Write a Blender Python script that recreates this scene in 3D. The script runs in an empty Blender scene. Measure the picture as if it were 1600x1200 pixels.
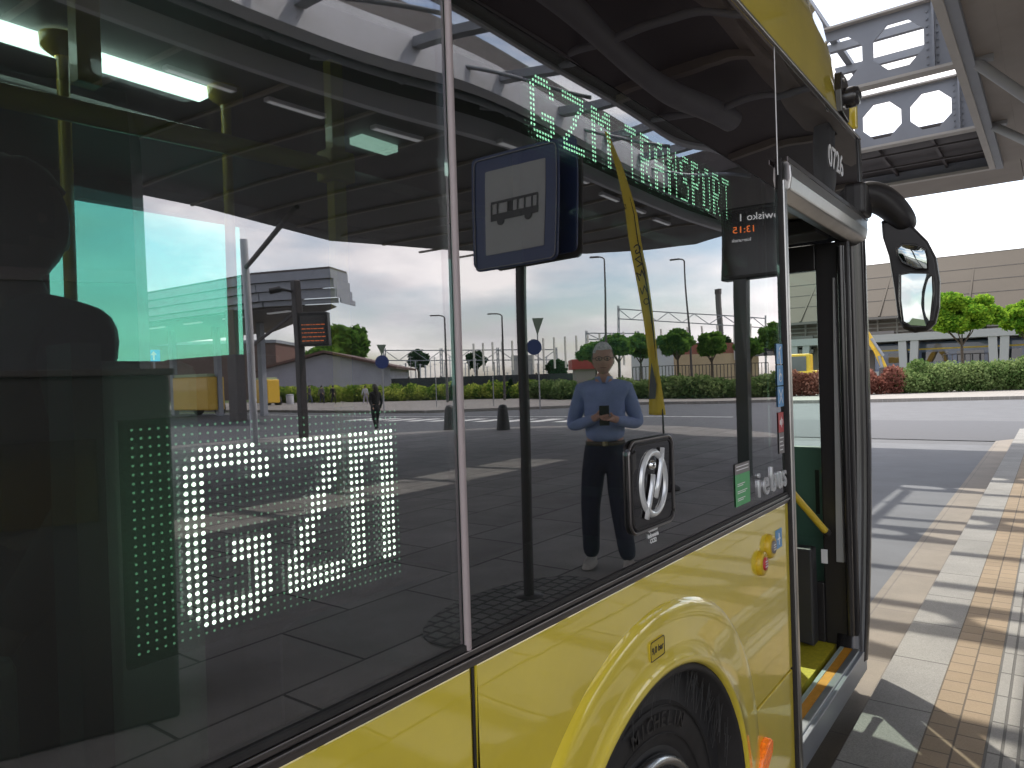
import bpy, bmesh, math, random
from math import sin, cos, tan, pi, radians, atan2, sqrt
from mathutils import Vector, Matrix
random.seed(7)
S = bpy.context.scene
COL = S.collection

# ------------------------------------------------------------------ camera, world, sun
CAM = Vector((0.0, -0.78, 1.5)); FPX = 1130.0
YAW, ROLL, PITCH = radians(37.0), radians(1.8), radians(-0.35)
FW = Vector((cos(YAW)*cos(PITCH), sin(YAW)*cos(PITCH), sin(PITCH)))
RT0 = Vector((sin(YAW), -cos(YAW), 0)); UP0 = RT0.cross(FW)
RT = RT0*cos(ROLL) - UP0*sin(ROLL); UP = UP0*cos(ROLL) + RT0*sin(ROLL)
cd = bpy.data.cameras.new('camera'); cam = bpy.data.objects.new('camera', cd); COL.objects.link(cam)
cd.sensor_fit = 'HORIZONTAL'; cd.sensor_width = 36; cd.lens = 36*FPX/1600
cd.clip_start = 0.02; cd.clip_end = 3000
M = Matrix((RT, UP, -FW)).transposed().to_4x4(); M.translation = CAM
cam.matrix_world = M; S.camera = cam

SUN_AZ = Vector((0.80, 0.60, 0)).normalized(); SUN_EL = radians(57)
sd = bpy.data.lights.new('sun', 'SUN'); so = bpy.data.objects.new('sun', sd); COL.objects.link(so)
sd.energy = 2.0; sd.angle = radians(0.55); sd.color = (1.0, 0.95, 0.86)
so.rotation_euler = (SUN_AZ*cos(SUN_EL) + Vector((0, 0, sin(SUN_EL)))).to_track_quat('Z', 'Y').to_euler()

W = bpy.data.worlds.new('World'); S.world = W; W.use_nodes = True
nt = W.node_tree; nt.nodes.clear()
def N(nt, t, **k):
    n = nt.nodes.new(t)
    for a, v in k.items():
        if a in n.inputs: n.inputs[a].default_value = v
        else: setattr(n, a, v)
    return n
out = N(nt, 'ShaderNodeOutputWorld'); bg = N(nt, 'ShaderNodeBackground'); bg.inputs[1].default_value = 0.15
sky = N(nt, 'ShaderNodeTexSky'); sky.sky_type = 'NISHITA'; sky.sun_disc = False
sky.sun_elevation = SUN_EL; sky.sun_rotation = atan2(SUN_AZ.x, SUN_AZ.y)
sky.air_density = 1.0; sky.dust_density = 1.5
tc = N(nt, 'ShaderNodeTexCoord'); mp = N(nt, 'ShaderNodeMapping'); mp.inputs['Scale'].default_value = (1, 1, 3.4)
nz = N(nt, 'ShaderNodeTexNoise'); nz.inputs['Scale'].default_value = 2.4; nz.inputs['Detail'].default_value = 7; nz.inputs['Roughness'].default_value = .55
rp = N(nt, 'ShaderNodeValToRGB'); rp.color_ramp.elements[0].position = .41; rp.color_ramp.elements[1].position = .60
nz2 = N(nt, 'ShaderNodeTexNoise'); nz2.inputs['Scale'].default_value = 4.2; nz2.inputs['Detail'].default_value = 6
rc = N(nt, 'ShaderNodeValToRGB'); rc.color_ramp.elements[0].position = .38; rc.color_ramp.elements[1].position = .62
rc.color_ramp.elements[0].color = (4.5, 4.7, 5.3, 1); rc.color_ramp.elements[1].color = (7.4, 7.5, 7.9, 1)
mx_ = N(nt, 'ShaderNodeMixRGB')
L = nt.links.new
L(tc.outputs['Generated'], mp.inputs[0]); L(mp.outputs[0], nz.inputs['Vector']); L(mp.outputs[0], nz2.inputs['Vector'])
L(nz.outputs[0], rp.inputs[0]); L(nz2.outputs[0], rc.inputs[0])
L(rp.outputs[0], mx_.inputs[0]); L(sky.outputs[0], mx_.inputs[1]); L(rc.outputs[0], mx_.inputs[2])
wm = N(nt, 'ShaderNodeMixRGB'); wm.blend_type = 'MULTIPLY'; wm.inputs[0].default_value = 1; wm.inputs[2].default_value = (1.05, .98, .905, 1); L(mx_.outputs[0], wm.inputs[1]); L(wm.outputs[0], bg.inputs[0]); L(bg.outputs[0], out.inputs[0])
S.view_settings.view_transform = 'Standard'; S.view_settings.look = 'None'; S.view_settings.gamma = 1
S.view_settings.exposure = 1.45
S.cycles.use_denoising = True
S.cycles.max_bounces = 10; S.cycles.transparent_max_bounces = 24; S.cycles.glossy_bounces = 5
S.cycles.sample_clamp_indirect = 12

# ------------------------------------------------------------------ measuring helpers (photo pixel -> point of the place)
def ray(px, py): return FW*FPX + RT*(px-800) + UP*(600-py)
def flip(p): return Vector((p[0], -p[1], p[2] if len(p) > 2 else 0.0))
def gp(px, py, z=0.0):
    d = ray(px, py); return CAM + d*((z-CAM.z)/d.z)
def yp(px, py, y=0.0):
    d = ray(px, py); return CAM + d*((y-CAM.y)/d.y)
def xp(px, py, x):
    d = ray(px, py); return CAM + d*(x/d.x)
def mg(px, py, z=0.0): return flip(gp(px, py, z))        # ground point whose mirror image in the bus side is at the pixel
def mxp(px, py, x): return flip(xp(px, py, x))
def zat(p, py, mir=True):
    "height of the pixel row over the standing point p"
    q = flip(p) if mir else Vector(p)
    lo, hi = -1.0, 60.0
    for _ in range(40):
        m = (lo+hi)/2; v = Vector((q.x, q.y, m))-CAM; yy = 600-FPX*(v@UP if False else v.dot(UP))/v.dot(FW)
        if yy > py: lo = m
        else: hi = m
    return lo
def scl(p, mir=True):
    q = flip(p) if mir else Vector(p); return (Vector((q.x, q.y, CAM.z))-CAM).dot(FW)/FPX   # metres per pixel
def hz(px): return 593.1-.0314*(px-800)
def dg_(px, dist): return gp(px, hz(px)+1.5*FPX/dist)          # ground point standing dist metres deep
def dm(px, dist): return flip(dg_(px, dist))
def at(px, base_py, mir=True, z=0.0): return mg(px, base_py, z) if mir else gp(px, base_py, z)

# ------------------------------------------------------------------ materials
def mat(name, col=(.5, .5, .5), rough=.6, metal=0, noise=0, nscale=20, bump=0, bscale=30, coat=0, emit=None, estr=1, spec=None, trans=0, coord='Object', bdist=.002, detail=4, col2=None):
    m = bpy.data.materials.new(name); m.use_nodes = True; t = m.node_tree; b = t.nodes['Principled BSDF']
    b.inputs['Base Color'].default_value = (*col, 1); b.inputs['Roughness'].default_value = rough; b.inputs['Metallic'].default_value = metal
    if name == 'bus_yellow': b.inputs['Coat IOR'].default_value = 1.75
    if coat: b.inputs['Coat Weight'].default_value = coat; b.inputs['Coat Roughness'].default_value = .02
    if spec is not None: b.inputs['Specular IOR Level'].default_value = spec
    if emit: b.inputs['Emission Color'].default_value = (*emit, 1); b.inputs['Emission Strength'].default_value = estr
    c = t.nodes.new('ShaderNodeTexCoord')
    if noise or col2:
        n = t.nodes.new('ShaderNodeTexNoise'); n.inputs['Scale'].default_value = nscale; n.inputs['Detail'].default_value = detail; n.inputs['Roughness'].default_value = .6
        t.links.new(c.outputs[coord], n.inputs['Vector'])
        r = t.nodes.new('ShaderNodeValToRGB'); r.color_ramp.elements[0].position = .3; r.color_ramp.elements[1].position = .7
        a = col2 if col2 else tuple(min(1, x*(1+noise)) for x in col)
        r.color_ramp.elements[0].color = (*[x*(1-noise) for x in col], 1); r.color_ramp.elements[1].color = (*a, 1)
        t.links.new(n.outputs[0], r.inputs[0]); t.links.new(r.outputs[0], b.inputs['Base Color'])
    if bump:
        n = t.nodes.new('ShaderNodeTexNoise'); n.inputs['Scale'].default_value = bscale; n.inputs['Detail'].default_value = 3
        t.links.new(c.outputs[coord], n.inputs['Vector'])
        bb = t.nodes.new('ShaderNodeBump'); bb.inputs['Strength'].default_value = bump; bb.inputs['Distance'].default_value = bdist
        t.links.new(n.outputs[0], bb.inputs['Height']); t.links.new(bb.outputs[0], b.inputs['Normal'])
        if coat: t.links.new(bb.outputs[0], b.inputs['Coat Normal'])
    return m
def glass_mat(name, tint=(.5, .6, .55), refl=1.0, r0=.04, wave=0.004, wscale=2.0, opaque=False, base=(.012, .010, .011), wave2=0, wrange=None, rcol=(1, 1, 1), stretch=(1, 1, 1), dirt=0):
    m = bpy.data.materials.new(name); m.use_nodes = True; t = m.node_tree; t.nodes.clear()
    o = N(t, 'ShaderNodeOutputMaterial'); mix = N(t, 'ShaderNodeMixShader')
    if opaque: u = N(t, 'ShaderNodeBsdfDiffuse'); u.inputs[0].default_value = (*base, 1)
    else: u = N(t, 'ShaderNodeBsdfTransparent'); u.inputs[0].default_value = (*tint, 1)
    g = N(t, 'ShaderNodeBsdfAnisotropic'); g.inputs['Color'].default_value = (*rcol, 1); g.inputs['Roughness'].default_value = 0.0
    ge = N(t, 'ShaderNodeNewGeometry'); dt = N(t, 'ShaderNodeVectorMath', operation='DOT_PRODUCT'); t.links.new(ge.outputs['Incoming'], dt.inputs[0]); t.links.new(ge.outputs['Normal'], dt.inputs[1])
    ab = N(t, 'ShaderNodeMath', operation='ABSOLUTE'); t.links.new(dt.outputs['Value'], ab.inputs[0]); om_ = N(t, 'ShaderNodeMath', operation='SUBTRACT'); om_.inputs[0].default_value = 1; t.links.new(ab.outputs[0], om_.inputs[1])
    pw = N(t, 'ShaderNodeMath', operation='POWER'); pw.inputs[1].default_value = 5; t.links.new(om_.outputs[0], pw.inputs[0])
    f = N(t, 'ShaderNodeMath', operation='MULTIPLY_ADD'); f.inputs[1].default_value = 1-r0; f.inputs[2].default_value = r0; t.links.new(pw.outputs[0], f.inputs[0])
    mu = N(t, 'ShaderNodeMath', operation='MULTIPLY'); mu.inputs[1].default_value = refl; mu.use_clamp = True
    c = N(t, 'ShaderNodeTexCoord'); mpn = N(t, 'ShaderNodeMapping'); mpn.inputs['Scale'].default_value = stretch
    n = N(t, 'ShaderNodeTexNoise'); n.inputs['Scale'].default_value = wscale; n.inputs['Detail'].default_value = .5
    bb = N(t, 'ShaderNodeBump'); bb.inputs['Strength'].default_value = 1; bb.inputs['Distance'].default_value = wave
    t.links.new(c.outputs['Object'], mpn.inputs[0]); t.links.new(mpn.outputs[0], n.inputs['Vector'])
    t.links.new(n.outputs[0], bb.inputs['Height']); t.links.new(bb.outputs[0], g.inputs['Normal'])
    if wrange:   # the pane bends more above this height
        sp = N(t, 'ShaderNodeSeparateXYZ'); t.links.new(c.outputs['Object'], sp.inputs[0])
        mr = N(t, 'ShaderNodeMapRange'); mr.inputs[1].default_value = wrange[0]; mr.inputs[2].default_value = wrange[1]; mr.inputs[3].default_value = wave; mr.inputs[4].default_value = wave2
        t.links.new(sp.outputs[2], mr.inputs[0]); t.links.new(mr.outputs[0], bb.inputs['Distance'])
    t.links.new(f.outputs[0], mu.inputs[0]); t.links.new(mu.outputs[0], mix.inputs[0])
    t.links.new(u.outputs[0], mix.inputs[1]); t.links.new(g.outputs[0], mix.inputs[2])
    if dirt:   # dried water spots and dust
        dn = N(t, 'ShaderNodeTexVoronoi'); dn.inputs['Scale'].default_value = 38; dn.inputs['Randomness'].default_value = 1
        dr_ = N(t, 'ShaderNodeMapRange'); dr_.inputs[1].default_value = .10; dr_.inputs[2].default_value = .04; dr_.inputs[3].default_value = 0; dr_.inputs[4].default_value = 1
        dm_ = N(t, 'ShaderNodeTexNoise'); dm_.inputs['Scale'].default_value = 2.6; dm_.inputs['Detail'].default_value = 5
        dm2 = N(t, 'ShaderNodeMapRange'); dm2.inputs[1].default_value = .56; dm2.inputs[2].default_value = .70; dm2.inputs[4].default_value = dirt
        ml = N(t, 'ShaderNodeMath', operation='MULTIPLY'); hz_ = N(t, 'ShaderNodeMath', operation='ADD'); hz_.inputs[1].default_value = dirt*.035
        df = N(t, 'ShaderNodeBsdfDiffuse'); df.inputs[0].default_value = (.5, .48, .45, 1); m3 = N(t, 'ShaderNodeMixShader')
        t.links.new(c.outputs['Object'], dn.inputs['Vector']); t.links.new(c.outputs['Object'], dm_.inputs['Vector']); t.links.new(dn.outputs['Distance'], dr_.inputs[0]); t.links.new(dm_.outputs[0], dm2.inputs[0])
        t.links.new(dr_.outputs[0], ml.inputs[0]); t.links.new(dm2.outputs[0], ml.inputs[1]); t.links.new(ml.outputs[0], hz_.inputs[0]); t.links.new(hz_.outputs[0], m3.inputs[0])
        t.links.new(mix.outputs[0], m3.inputs[1]); t.links.new(df.outputs[0], m3.inputs[2]); t.links.new(m3.outputs[0], o.inputs[0])
    else: t.links.new(mix.outputs[0], o.inputs[0])
    return m

def slab_mat(name, c1, c2, mortar, bw, bh, msize=.004, offset=.5, rough=.75, rot=0, speck=.25, bump=.35, shift=(0, 0, 0), big=.18):
    m = bpy.data.materials.new(name); m.use_nodes = True; t = m.node_tree; b = t.nodes['Principled BSDF']; b.inputs['Roughness'].default_value = rough
    c = N(t, 'ShaderNodeTexCoord'); mp = N(t, 'ShaderNodeMapping'); mp.inputs['Rotation'].default_value = (0, 0, rot); mp.inputs['Location'].default_value = shift
    br = N(t, 'ShaderNodeTexBrick'); br.offset = offset
    br.inputs['Color1'].default_value = (*c1, 1); br.inputs['Color2'].default_value = (*c2, 1); br.inputs['Mortar'].default_value = (*mortar, 1)
    br.inputs['Scale'].default_value = 1; br.inputs['Mortar Size'].default_value = msize; br.inputs['Brick Width'].default_value = bw; br.inputs['Row Height'].default_value = bh; br.inputs['Mortar Smooth'].default_value = .2
    n = N(t, 'ShaderNodeTexNoise'); n.inputs['Scale'].default_value = 160; n.inputs['Detail'].default_value = 6; n.inputs['Roughness'].default_value = .75
    n2 = N(t, 'ShaderNodeTexNoise'); n2.inputs['Scale'].default_value = 1.7; n2.inputs['Detail'].default_value = 6; n2.inputs['Roughness'].default_value = .62
    def mr(node, lo, hi):
        r = N(t, 'ShaderNodeMapRange'); r.inputs[1].default_value = .3; r.inputs[2].default_value = .7; r.inputs[3].default_value = lo; r.inputs[4].default_value = hi
        t.links.new(node.outputs[0], r.inputs[0]); return r
    m1 = mr(n, 1-speck, 1+speck); m2 = mr(n2, 1-big, 1+big)
    mu = N(t, 'ShaderNodeMath', operation='MULTIPLY'); t.links.new(m1.outputs[0], mu.inputs[0]); t.links.new(m2.outputs[0], mu.inputs[1])
    mv = N(t, 'ShaderNodeVectorMath', operation='MULTIPLY')
    L = t.links.new
    L(c.outputs['Object'], mp.inputs[0]); L(mp.outputs[0], br.inputs['Vector']); L(c.outputs['Object'], n.inputs['Vector']); L(c.outputs['Object'], n2.inputs['Vector'])
    L(br.outputs['Color'], mv.inputs[0]); L(mu.outputs[0], mv.inputs[1]); L(mv.outputs[0], b.inputs['Base Color'])
    sb = N(t, 'ShaderNodeMath', operation='MULTIPLY_ADD'); sb.inputs[1].default_value = -1.0; L(br.outputs['Fac'], sb.inputs[0])
    s2 = N(t, 'ShaderNodeMath', operation='MULTIPLY'); s2.inputs[1].default_value = .35; L(n.outputs[0], s2.inputs[0]); L(s2.outputs[0], sb.inputs[2])
    bb = N(t, 'ShaderNodeBump'); bb.inputs['Strength'].default_value = bump; bb.inputs['Distance'].default_value = .004; L(sb.outputs[0], bb.inputs['Height']); L(bb.outputs[0], b.inputs['Normal'])
    return m

YEL = mat('bus_yellow', (.74, .58, .04), .35, coat=1.0, bump=1, bscale=2.2, bdist=.0013, noise=.07, nscale=5)
BLK = mat('black_plastic', (.018, .016, .017), .42, bump=.3, bscale=60)
BLKS = mat('black_satin', (.02, .018, .019), .25, coat=.3)
RUB = mat('rubber', (.022, .02, .02), .7, noise=.25, nscale=14, bump=.4, bscale=120, bdist=.0008)
ALU = mat('aluminium', (.42, .41, .40), .3, 1, noise=.1, nscale=8, bump=.2, bscale=14)
ALUD = mat('anodised_trim', (.16, .15, .15), .28, .9)
CHRL = mat('silver_lettering', (.62, .63, .64), .22, .35, coat=1)
CHR = mat('chrome', (.78, .79, .8), .09, 1, noise=.05, nscale=30)
GREYP = mat('interior_grey', (.085, .085, .09), .55, noise=.1, nscale=3, bump=.3, bscale=90)
GREYD = mat('interior_dark', (.035, .035, .038), .55, noise=.1, nscale=4)
CEILI = mat('bus_ceiling', (.16, .16, .165), .5, noise=.06, nscale=2)
INYEL = mat('handrail_yellow', (.6, .43, .03), .35, coat=.5)
FLOORY = mat('vinyl_yellow', (.55, .47, .03), .6, noise=.15, nscale=60, bump=.4, bscale=200, bdist=.0006)
ORNG = mat('orange_strip', (.65, .30, .03), .55, noise=.1, nscale=40)
WHT = mat('white_vinyl', (.8, .8, .8), .5)
BLU = mat('sticker_blue', (.12, .33, .62), .4, noise=.05, nscale=50)
GRN = mat('sticker_green', (.10, .42, .16), .5, noise=.05, nscale=50)
GRYS = mat('sticker_grey', (.22, .20, .20), .5)
RED = mat('red', (.50, .045, .05), .4)
STEELG = mat('painted_steel_grey', (.26, .27, .30), .5, noise=.07, nscale=2, bump=.1, bscale=20)
STEELL = mat('painted_steel_light', (.52, .52, .55), .5, noise=.08, nscale=1.5)
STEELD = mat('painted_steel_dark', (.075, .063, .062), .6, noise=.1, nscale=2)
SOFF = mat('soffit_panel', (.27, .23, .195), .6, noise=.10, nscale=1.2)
GALV = mat('galvanised', (.33, .33, .34), .45, .6, noise=.2, nscale=6)
BROWN = mat('dark_brown_steel', (.035, .028, .03), .5, noise=.1, nscale=6)
GLASSW = glass_mat('bus_window_glass', tint=(.57, .63, .60), r0=.25, wave=.0018, wscale=1.7, wrange=(1.55, 2.15), wave2=.022, stretch=(.5, 1, 1.1), rcol=(.95, .92, .97), dirt=.45)
GLASSK = glass_mat('bus_black_panel', r0=.12, wave=.016, wscale=1.3, opaque=True, rcol=(1, .93, .93), stretch=(.7, 1, 1.6))
GLASSK2 = glass_mat('bus_black_header', r0=.09, wave=.004, wscale=2, opaque=True)
GLASSW2 = glass_mat('bus_front_window_glass', tint=(.38, .46, .42), r0=.25, wave=.0018, wscale=1.7, wrange=(1.6, 2.15), wave2=.020, stretch=(.5, 1, 1.1), rcol=(.95, .92, .96), dirt=.3)
GLASSF = glass_mat('tinted_glass_far', tint=(.52, .91, .83), refl=.5, wave=.0005)
GLASSD = glass_mat('door_glass', tint=(.93, .985, .96), refl=.6, wave=.001)
SCRG = glass_mat('smoked_screen', tint=(.14, .20, .18), refl=.3, wave=.0005)
GLASSR = glass_mat('skylight_glass', tint=(.95, .95, .94), refl=.3, wave=.0005)
PANE = glass_mat('dark_pane', r0=.06, wave=.001, opaque=True, base=(.02, .025, .03))

# ------------------------------------------------------------------ mesh helpers
class MB:
    def __init__(s): s.v = []; s.f = []; s.sm = []
    def add(s, vs, fs, smooth=False):
        o = len(s.v); s.v += [tuple(v) for v in vs]; s.f += [tuple(i+o for i in f) for f in fs]; s.sm += [smooth]*len(fs); return s
    def box(s, x0, x1, y0, y1, z0, z1):
        v = [(x, y, z) for x in (x0, x1) for y in (y0, y1) for z in (z0, z1)]
        return s.add(v, [(0, 1, 3, 2), (4, 6, 7, 5), (0, 4, 5, 1), (2, 3, 7, 6), (0, 2, 6, 4), (1, 5, 7, 3)])
    def bar(s, a, b, w, h=None, up=(0, 0, 1)):
        h = h or w; a = Vector(a); b = Vector(b); d = (b-a).normalized(); u = Vector(up)
        if abs(d.dot(u)) > .98: u = Vector((1, 0, 0))
        r = d.cross(u).normalized(); u = r.cross(d)
        v = [p + r*(sx*w/2) + u*(sz*h/2) for p in (a, b) for sx, sz in ((-1, -1), (1, -1), (1, 1), (-1, 1))]
        return s.add(v, [(0, 1, 2, 3), (7, 6, 5, 4), (0, 4, 5, 1), (1, 5, 6, 2), (2, 6, 7, 3), (3, 7, 4, 0)])
    def tube(s, pts, r, n=10, cap=True):
        pts = [Vector(p) for p in pts]; rr = r if isinstance(r, (list, tuple)) else [r]*len(pts); vs = []; fs = []
        for i, p in enumerate(pts):
            d = (pts[min(i+1, len(pts)-1)]-pts[max(i-1, 0)]).normalized(); u = Vector((0, 0, 1))
            if abs(d.dot(u)) > .95: u = Vector((1, 0, 0))
            a = d.cross(u).normalized(); b = a.cross(d)
            vs += [p + (a*cos(2*pi*k/n)+b*sin(2*pi*k/n))*rr[i] for k in range(n)]
        for i in range(len(pts)-1):
            fs += [(i*n+k, i*n+(k+1) % n, (i+1)*n+(k+1) % n, (i+1)*n+k) for k in range(n)]
        s.add(vs, fs, True)
        if cap: s.add(vs[:n], [tuple(range(n))]); s.add(vs[-n:], [tuple(range(n))[::-1]])
        return s
    def prism(s, poly, fn, t0, t1):
        "polygon [(a,b)] pushed from depth t0 to t1 through fn(a,b,t)"
        n = len(poly); v = [fn(a, b, t0) for a, b in poly] + [fn(a, b, t1) for a, b in poly]
        return s.add(v, [tuple(range(n)), tuple(range(2*n-1, n-1, -1))] + [(i, (i+1) % n+0, n+(i+1) % n, n+i) for i in range(n)])
    def lathe(s, prof, c, n=24, axis='z'):
        vs = []; c = Vector(c)
        for r, h in prof:
            for k in range(n):
                a = 2*pi*k/n
                vs.append(c + (Vector((r*cos(a), r*sin(a), h)) if axis == 'z' else Vector((r*cos(a), h, r*sin(a))) if axis == 'y' else Vector((h, r*cos(a), r*sin(a)))))
        return s.add(vs, [(i*n+k, i*n+(k+1) % n, (i+1)*n+(k+1) % n, (i+1)*n+k) for i in range(len(prof)-1) for k in range(n)], True)
    def build(s, name, m, parent=None, bevel=0, fixn=True, seg=2):
        me = bpy.data.meshes.new(name); me.from_pydata(s.v, [], s.f); me.polygons.foreach_set('use_smooth', s.sm)
        if fixn:
            b = bmesh.new(); b.from_mesh(me); bmesh.ops.recalc_face_normals(b, faces=b.faces); b.to_mesh(me); b.free()
        for q in (m if isinstance(m, list) else [m]): me.materials.append(q)
        o = bpy.data.objects.new(name, me); COL.objects.link(o)
        if parent: o.parent = parent
        if bevel:
            md = o.modifiers.new('bevel', 'BEVEL'); md.width = bevel; md.segments = seg; md.limit_method = 'ANGLE'; md.angle_limit = radians(40)
        return o
def tag(o, label=None, cat=None, group=None, kind=None):
    if label: o['label'] = label
    if cat: o['category'] = cat
    if group: o['group'] = group
    if kind: o['kind'] = kind
    return o
def empty(name, loc=(0, 0, 0), label=None, cat=None, group=None, rz=0):
    o = bpy.data.objects.new(name, None); COL.objects.link(o); o.location = loc; o.rotation_euler = (0, 0, rz); o.empty_display_size = .1
    return tag(o, label, cat, group)
def struct(o): o['kind'] = 'structure'; return o
def kids(o): return [c for c in COL.objects if c.parent == o]
def copy_thing(src, loc, rz=0, label=None, scale=None):
    def rec(o, par):
        c = o.copy(); COL.objects.link(c); c.parent = par
        for ch in kids(o): rec(ch, c)
        return c
    r = rec(src, None); r.location = loc; r.rotation_euler = (0, 0, rz)
    if scale: r.scale = scale if not isinstance(scale, (int, float)) else (scale,)*3
    if label: r['label'] = label
    return r
def text(name, s, size, loc, rot, m, parent=None, ext=.0008, align='CENTER', sx=1.0, shear=0, bold=0, spacing=1.0, line=1.0):
    cu = bpy.data.curves.new(name, 'FONT'); cu.body = s; cu.size = size; cu.extrude = ext; cu.align_x = align; cu.align_y = 'CENTER'; cu.shear = shear; cu.offset = bold; cu.space_character = spacing; cu.space_line = line
    t = bpy.data.objects.new(name+'_c', cu); COL.objects.link(t)
    me = bpy.data.meshes.new_from_object(t.evaluated_get(bpy.context.evaluated_depsgraph_get())); bpy.data.objects.remove(t); bpy.data.curves.remove(cu)
    me.name = name; me.materials.clear(); me.materials.append(m)
    o = bpy.data.objects.new(name, me); COL.objects.link(o); o.location = loc; o.rotation_euler = rot; o.scale = (sx, 1, 1)
    if parent: o.parent = parent
    return o
FACE = (pi/2, 0, 0); FACEB = (pi/2, 0, pi)
def skin(name, nodes, edges, m, parent=None, sub=2, root=None, extra=None):
    names = list(nodes); me = bpy.data.meshes.new(name+'_s')
    me.from_pydata([nodes[k][:3] for k in names], [(names.index(a), names.index(b)) for a, b in edges], [])
    o = bpy.data.objects.new(name+'_s', me); COL.objects.link(o); o.modifiers.new('s', 'SKIN')
    for i, k in enumerate(names):
        r = nodes[k][3]; sv = me.skin_vertices[0].data[i]; sv.radius = (r, r) if not isinstance(r, tuple) else r; sv.use_root = (k == (root or names[0]))
    sb = o.modifiers.new('b', 'SUBSURF'); sb.levels = sub; sb.render_levels = sub
    m2 = bpy.data.meshes.new_from_object(o.evaluated_get(bpy.context.evaluated_depsgraph_get())); bpy.data.objects.remove(o)
    b = bmesh.new(); b.from_mesh(m2)
    if extra: extra(b)
    for f in b.faces: f.smooth = True
    b.to_mesh(m2); b.free(); m2.name = name
    m2.materials.clear(); m2.materials.append(m)
    r = bpy.data.objects.new(name, m2); COL.objects.link(r)
    if parent: r.parent = parent
    return r

# ------------------------------------------------------------------ ground, roads
ASPH = slab_mat('asphalt', (.065, .068, .075), (.07, .073, .08), (.07, .073, .08), 50, 50, .0001, speck=.3, bump=.3, big=.16)
ASPL = slab_mat('bus_lane_concrete', (.098, .104, .115), (.102, .108, .12), (.09, .09, .095), 5.2, 3.6, .012, speck=.16, bump=.25, big=.14)
GUTT = slab_mat('gutter_concrete', (.19, .163, .132), (.203, .176, .143), (.15, .13, .11), .99, .25, .006, speck=.15, bump=.3)
SLAB = slab_mat('paving_slabs', (.20, .188, .178), (.25, .237, .225), (.035, .032, .03), 1.05, .75, .010, speck=.4, bump=.5, big=.2)
COBB = slab_mat('small_cobbles', (.12, .115, .11), (.16, .155, .15), (.035, .033, .03), .1, .1, .012, speck=.35, bump=.9)
GRAN = slab_mat('granite_kerb', (.205, .20, .187), (.235, .228, .213), (.075, .07, .065), .62, 2.0, .005, offset=0, speck=.35, bump=.5, shift=(.17, 0, 0))
TAN = slab_mat('tan_blocks', (.225, .165, .10), (.265, .197, .125), (.10, .075, .05), .128, .1045, .004, offset=.45, speck=.14, bump=.6, shift=(0, .1085, 0), big=.12)
GRVE = slab_mat('grooved_guide_tiles', (.24, .232, .215), (.265, .255, .235), (.10, .095, .087), .3, .052, .006, offset=0, speck=.2, bump=1.0, shift=(0, .06, 0))
WALKM = slab_mat('pale_walkway', (.20, .185, .165), (.215, .195, .175), (.3, .28, .26), .4, .2, .006, speck=.08, bump=.2)
LINEM = mat('road_paint', (.62, .62, .6), .7, noise=.15, nscale=5)
GRASSG = mat('grass_ground', (.07, .10, .03), .9, noise=.35, nscale=.6)
struct(MB().add([(-900, -900, -.17), (900, -900, -.17), (900, 900, -.17), (-900, 900, -.17)], [(0, 1, 2, 3)]).build('ground', GRASSG))
struct(MB().add([(-80, -46, -.16), (70, -46, -.16), (70, 60, -.16), (-80, 60, -.16)], [(0, 1, 2, 3)]).build('asphalt_road', ASPH))
struct(MB().add([(-60, .30, -.15), (17.6, .30, -.15), (17.6, 7, -.15), (-60, 7, -.15)], [(0, 1, 2, 3)]).build('bus_lane', ASPL))
struct(MB().add([(-60, -.06, -.146), (22.6, -.06, -.146), (22.6, .30, -.146), (-60, .30, -.146)], [(0, 1, 2, 3)]).build('gutter', GUTT))
def arc(cx, cy, rx, ry, a0, a1, n=16): return [(cx+rx*cos(radians(a0+(a1-a0)*i/n)), cy+ry*sin(radians(a0+(a1-a0)*i/n))) for i in range(n+1)]
isl = [(-40, -.07), (20, -.07)] + arc(20, -1.3, 1.23, 1.23, 90, -60, 8) + arc(12.5, -9.6, 7.2, 7.0, 62, -70, 14) + [(14, -18.4), (-40, -18.4)]
struct(MB().prism(isl, lambda a, b, t: (a, b, t), -.17, 0.0).build('platform_pavement', SLAB))
struct(MB().add([(-40, -.315, .004), (20.3, -.315, .004), (20.3, -.072, .004), (-40, -.072, .004)], [(0, 1, 2, 3)]).build('kerb_stones', GRAN))
struct(MB().add([(-40, -.524, .004), (20.3, -.524, .004), (20.3, -.315, .004), (-40, -.315, .004)], [(0, 1, 2, 3)]).build('tan_paving_rows', TAN))
struct(MB().add([(-40, -.84, .004), (20.3, -.84, .004), (20.3, -.524, .004), (-40, -.524, .004)], [(0, 1, 2, 3)]).build('tactile_guide_strip', GRVE))
struct(MB().add([(-40, -1.02, .004), (20.3, -1.02, .004), (20.3, -.84, .004), (-40, -.84, .004)], [(0, 1, 2, 3)]).build('tan_paving_edge', TAN))
c0 = mg(850, 935)
for cx_, cy_, rr_ in ((c0.x-.25, c0.y, .62),):
    struct(MB().prism(arc(cx_, cy_, rr_*1.3, rr_*.7, 0, 345, 24), lambda a, b, t: (a, b, t), .003, .008).build('cobble_patch', COBB))
# zebra stripes on the ring road seen in the bus side
zb = MB()
for i in range(11):
    y0 = -27 + i*1.35
    zb.box(23.2, 25.2, y0, y0+.65, -.158, -.153)
struct(zb.build('zebra_markings', LINEM))
struct(MB().add([(18.6, .32, -.145), (25.2, -3.0, -.145), (25.2, 12, -.145), (18.6, 12, -.145)], [(0, 1, 2, 3)]).build('road_shade_band', mat('shaded_road_tone', (.05, .052, .06), .8, noise=.1, nscale=9)))  # band of shade over the road, painted as a darker sheet
struct(MB().box(26.6, 26.75, -60, -9, -.158, -.153).build('edge_line', LINEM))
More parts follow.
